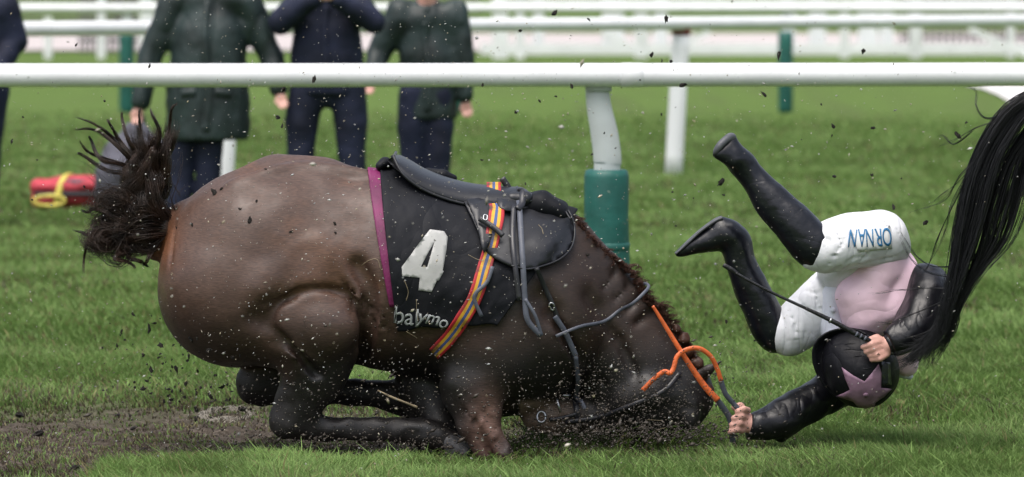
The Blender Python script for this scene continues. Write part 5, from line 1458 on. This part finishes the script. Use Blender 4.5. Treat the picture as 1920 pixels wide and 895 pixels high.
# clods stuck on the horse
for (x, y, r) in ((403, 363, 8), (468, 414, 6), (481, 378, 4), (450, 392, 4), (361, 422, 4), (498, 318, 3), (628, 420, 4), (629, 437, 3.5), (545, 435, 3), (416, 355, 4), (1055, 455, 5), (985, 492, 4), (1100, 478, 4), (332, 428, 2.5)):
    p, nn_ = hit(HBall, x, y, r * PX() * .3, -.2)
    o = bpy.data.objects.new('mud_clod', CL[cg.integers(len(CL))]); COL.objects.link(o); o.location = p; k = r * .72 * PX(); o.scale = (k, k * .7, k); o.rotation_euler = (cg.uniform(-.3, .3), cg.uniform(0, 6), cg.uniform(-.3, .3))
    tag(o, 'small mud clod stuck to the wet coat of the fallen horse', 'mud clod', 'mud clods stuck on the fallen horse')

def flecks(name, N, region, size, Yr, colfn, label, seed, mt):
    g = np.random.default_rng(seed)
    px, py = region(g, N); N = len(px)
    Y = g.uniform(Yr[0], Yr[1], N) if not callable(Yr) else Yr(g, px, py)
    d = D0 + Y
    C = np.stack([(px - 960) * d / FPX, Y, CZ - (py - HY) * d / FPX], 1)
    ok = C[:, 2] > .01; C = C[ok]; N = len(C)
    r = size(g, N)
    el = np.where(g.random(N) < .6, 1.0, g.uniform(1.5, 3.2, N)); an = g.normal(.5, .7, N)
    ax = np.stack([np.cos(an), g.normal(0, .3, N), np.sin(an)], 1); ax /= np.linalg.norm(ax, axis=1)[:, None]
    b1 = np.cross(ax, [0, 1, 0]); b1 /= np.linalg.norm(b1, axis=1)[:, None]; b2 = np.cross(ax, b1)
    V = np.stack([C + ax * (r * el)[:, None], C - ax * (r * el)[:, None], C + b1 * r[:, None], C - b1 * r[:, None], C + b2 * r[:, None], C - b2 * r[:, None]], 1).reshape(-1, 3)
    k = (np.arange(N) * 6)[:, None]
    F = np.concatenate([k + q for q in ([0, 2, 4], [0, 4, 3], [0, 3, 5], [0, 5, 2], [1, 4, 2], [1, 3, 4], [1, 5, 3], [1, 2, 5])], 1).reshape(-1, 3)
    me = mesh_np(name, V, F); add_col(me, 'c', np.repeat(colfn(g, N), 6, 0))
    o = link(name, me, mt); tag(o, label, 'debris', kind='stuff')
def reg_pale(g, N):
    x = g.uniform(-60, 1980, N); y = g.uniform(-10, 900, N)
    w_ = .22 + .78 * np.exp(-(((x - 700) / 560) ** 2)) * (.55 + .45 * sstep(60, 300, y)) + .2 * np.exp(-(((x - 1350) / 350) ** 2 + ((y - 200) / 200) ** 2))
    k = g.random(N) < w_; return x[k], y[k]
def col_pale(g, N):
    t = g.random(N)[:, None]; c = np.array([.62, .64, .66]) * t + np.array([.50, .42, .28]) * (1 - t)
    return c * g.uniform(.25, .95, N)[:, None]
def size_pale(g, N): return np.clip(g.lognormal(math.log(.00105), .45, N), .0006, .0042)
M['fleck'].node_tree.nodes['Principled BSDF'].inputs['Roughness'].default_value = .5
flecks('water_droplets', 6500, reg_pale, size_pale, (-.75, -.34), col_pale, 'pale droplets and sand flecks thrown into the air around the falling horse', 31, M['fleck'])
flecks('water_droplets', 900, reg_pale, lambda g, N: size_pale(g, N) * 1.5, (-2.6, -1.0), col_pale, 'blurred pale droplets in the air close to the viewer', 32, M['fleck'])
flecks('water_droplets', 1500, reg_pale, lambda g, N: size_pale(g, N) * 1.2, (.5, 2.5), col_pale, 'pale droplets in the air behind the falling horse', 33, M['fleck'])
def reg_head(g, N):
    x = g.normal(1190, 110, N); y = g.normal(760, 55, N); return x, y
def reg_hind(g, N):
    x = g.normal(700, 260, N); y = g.normal(760, 70, N); return x, y
dk = lambda g, N: np.array([.045, .037, .030])[None] * g.uniform(.5, 1.6, N)[:, None]
flecks('mud_spray', 2600, reg_head, lambda g, N: np.clip(g.lognormal(math.log(.0016), .5, N), .0008, .006), (-.42, -.12), dk, 'fine dark soil spray round the buried head of the fallen horse', 34, M['fleck'])
flecks('mud_spray', 1500, reg_hind, lambda g, N: np.clip(g.lognormal(math.log(.0016), .5, N), .0008, .006), (-.6, -.2), dk, 'fine dark soil spray around the folded legs of the fallen horse', 35, M['fleck'])
def reg_soil(g, N):
    return g.normal(1180, 120, N), g.normal(812, 14, N)
flecks('soil_heap', 2400, lambda g, N: (np.concatenate([g.normal(1180, 110, N // 2), g.normal(720, 230, N // 2)]), np.concatenate([g.normal(812, 12, N // 2), g.normal(835, 14, N // 2)])), lambda g, N: np.clip(g.lognormal(math.log(.0024), .5, N), .001, .008), (-.3, -.05), dk, 'loose dark soil ploughed up under the head and legs of the fallen horse', 36, M['fleck'])

# snapped twig by the front hooves, grass stems stuck on the cloth
tw = tube('twig', [P(708, 732, -.24), P(735, 745, -.25), P(760, 755, -.25), P(782, 764, -.24)], .004, M['straw'], None, n=20, sides=7, radii=[.002, .004, .0035, .0045])
tag(tw, 'pale snapped twig flying in front of the folded front legs', 'twig')
for i, (pts, lab) in enumerate(((((877, 484), (890, 492), (906, 498)), 'pale grass stem stuck beside the striped girth'), (((757, 525), (765, 545), (760, 562)), 'thin grass stem under the white number on the saddlecloth'),
                 (((781, 560), (782, 580), (786, 600)), 'thin straw hanging between the printed letters on the cloth'), (((682, 495), (695, 488), (708, 488), (714, 506)), 'curled pale grass stem stuck on the flank by the magenta binding'),
                 (((1003, 436), (1010, 442), (1013, 452)), 'short pale stem stuck on the saddle flap'), (((762, 618), (780, 628), (782, 630)), 'short pale stem below the printed letters'), (((1215, 783), (1232, 784), (1242, 784)), 'straight pale straw stuck on the buried head of the horse'))):
    q = [hit(HBall, x, y, .035 if x > 990 and x < 1100 else (.04 if 860 < x < 990 else .014), -.25)[0] for x, y in pts]
    o = tube('grass_stem', q, .0011, M['straw'], None, n=14, sides=5); tag(o, lab, 'grass stem')

def long_grass():
    """long uprooted grass pushed up before the head and knees"""
    g = np.random.default_rng(77); C = []; Rr = []
    for (x0, x1, y0, y1, n_) in ((985, 1150, 802, 850, 900), (1150, 1340, 816, 858, 900), (640, 985, 858, 884, 420), (240, 640, 862, 890, 260)):
        for i in range(n_):
            px, py = g.uniform(x0, x1), g.uniform(y0, y1)
            b = ground_pt(px, py); L_ = g.uniform(.04, .13) if x0 > 900 else g.uniform(.02, .05)
            a = g.normal(.25, .7) + (math.pi if g.random() < .35 else 0); dx = math.cos(a) * L_ * g.uniform(.3, 1); dy = math.sin(a) * L_ * .5
            C.append([(b.x + dx * t * t, b.y + dy * t, L_ * (1.5 * t - .7 * t * t)) for t in (0, .35, .7, 1)]); Rr.append([.0016, .0015, .0011, .0003])
    me_o = strands('long_grass', np.array(C), np.array(Rr), M['grass'], None)
    n_ = len(C); t = g.random(n_)[:, None]
    c = np.array([.07, .13, .022]) * (1 - t) + np.array([.16, .23, .06]) * t
    c[g.random(n_) < .12] = [.22, .19, .10]
    add_col(me_o.data, 'c', np.repeat(c, 12, 0)); tag(me_o, 'long torn grass pushed up before the head and knees of the fallen horse', 'grass', kind='stuff')
long_grass()
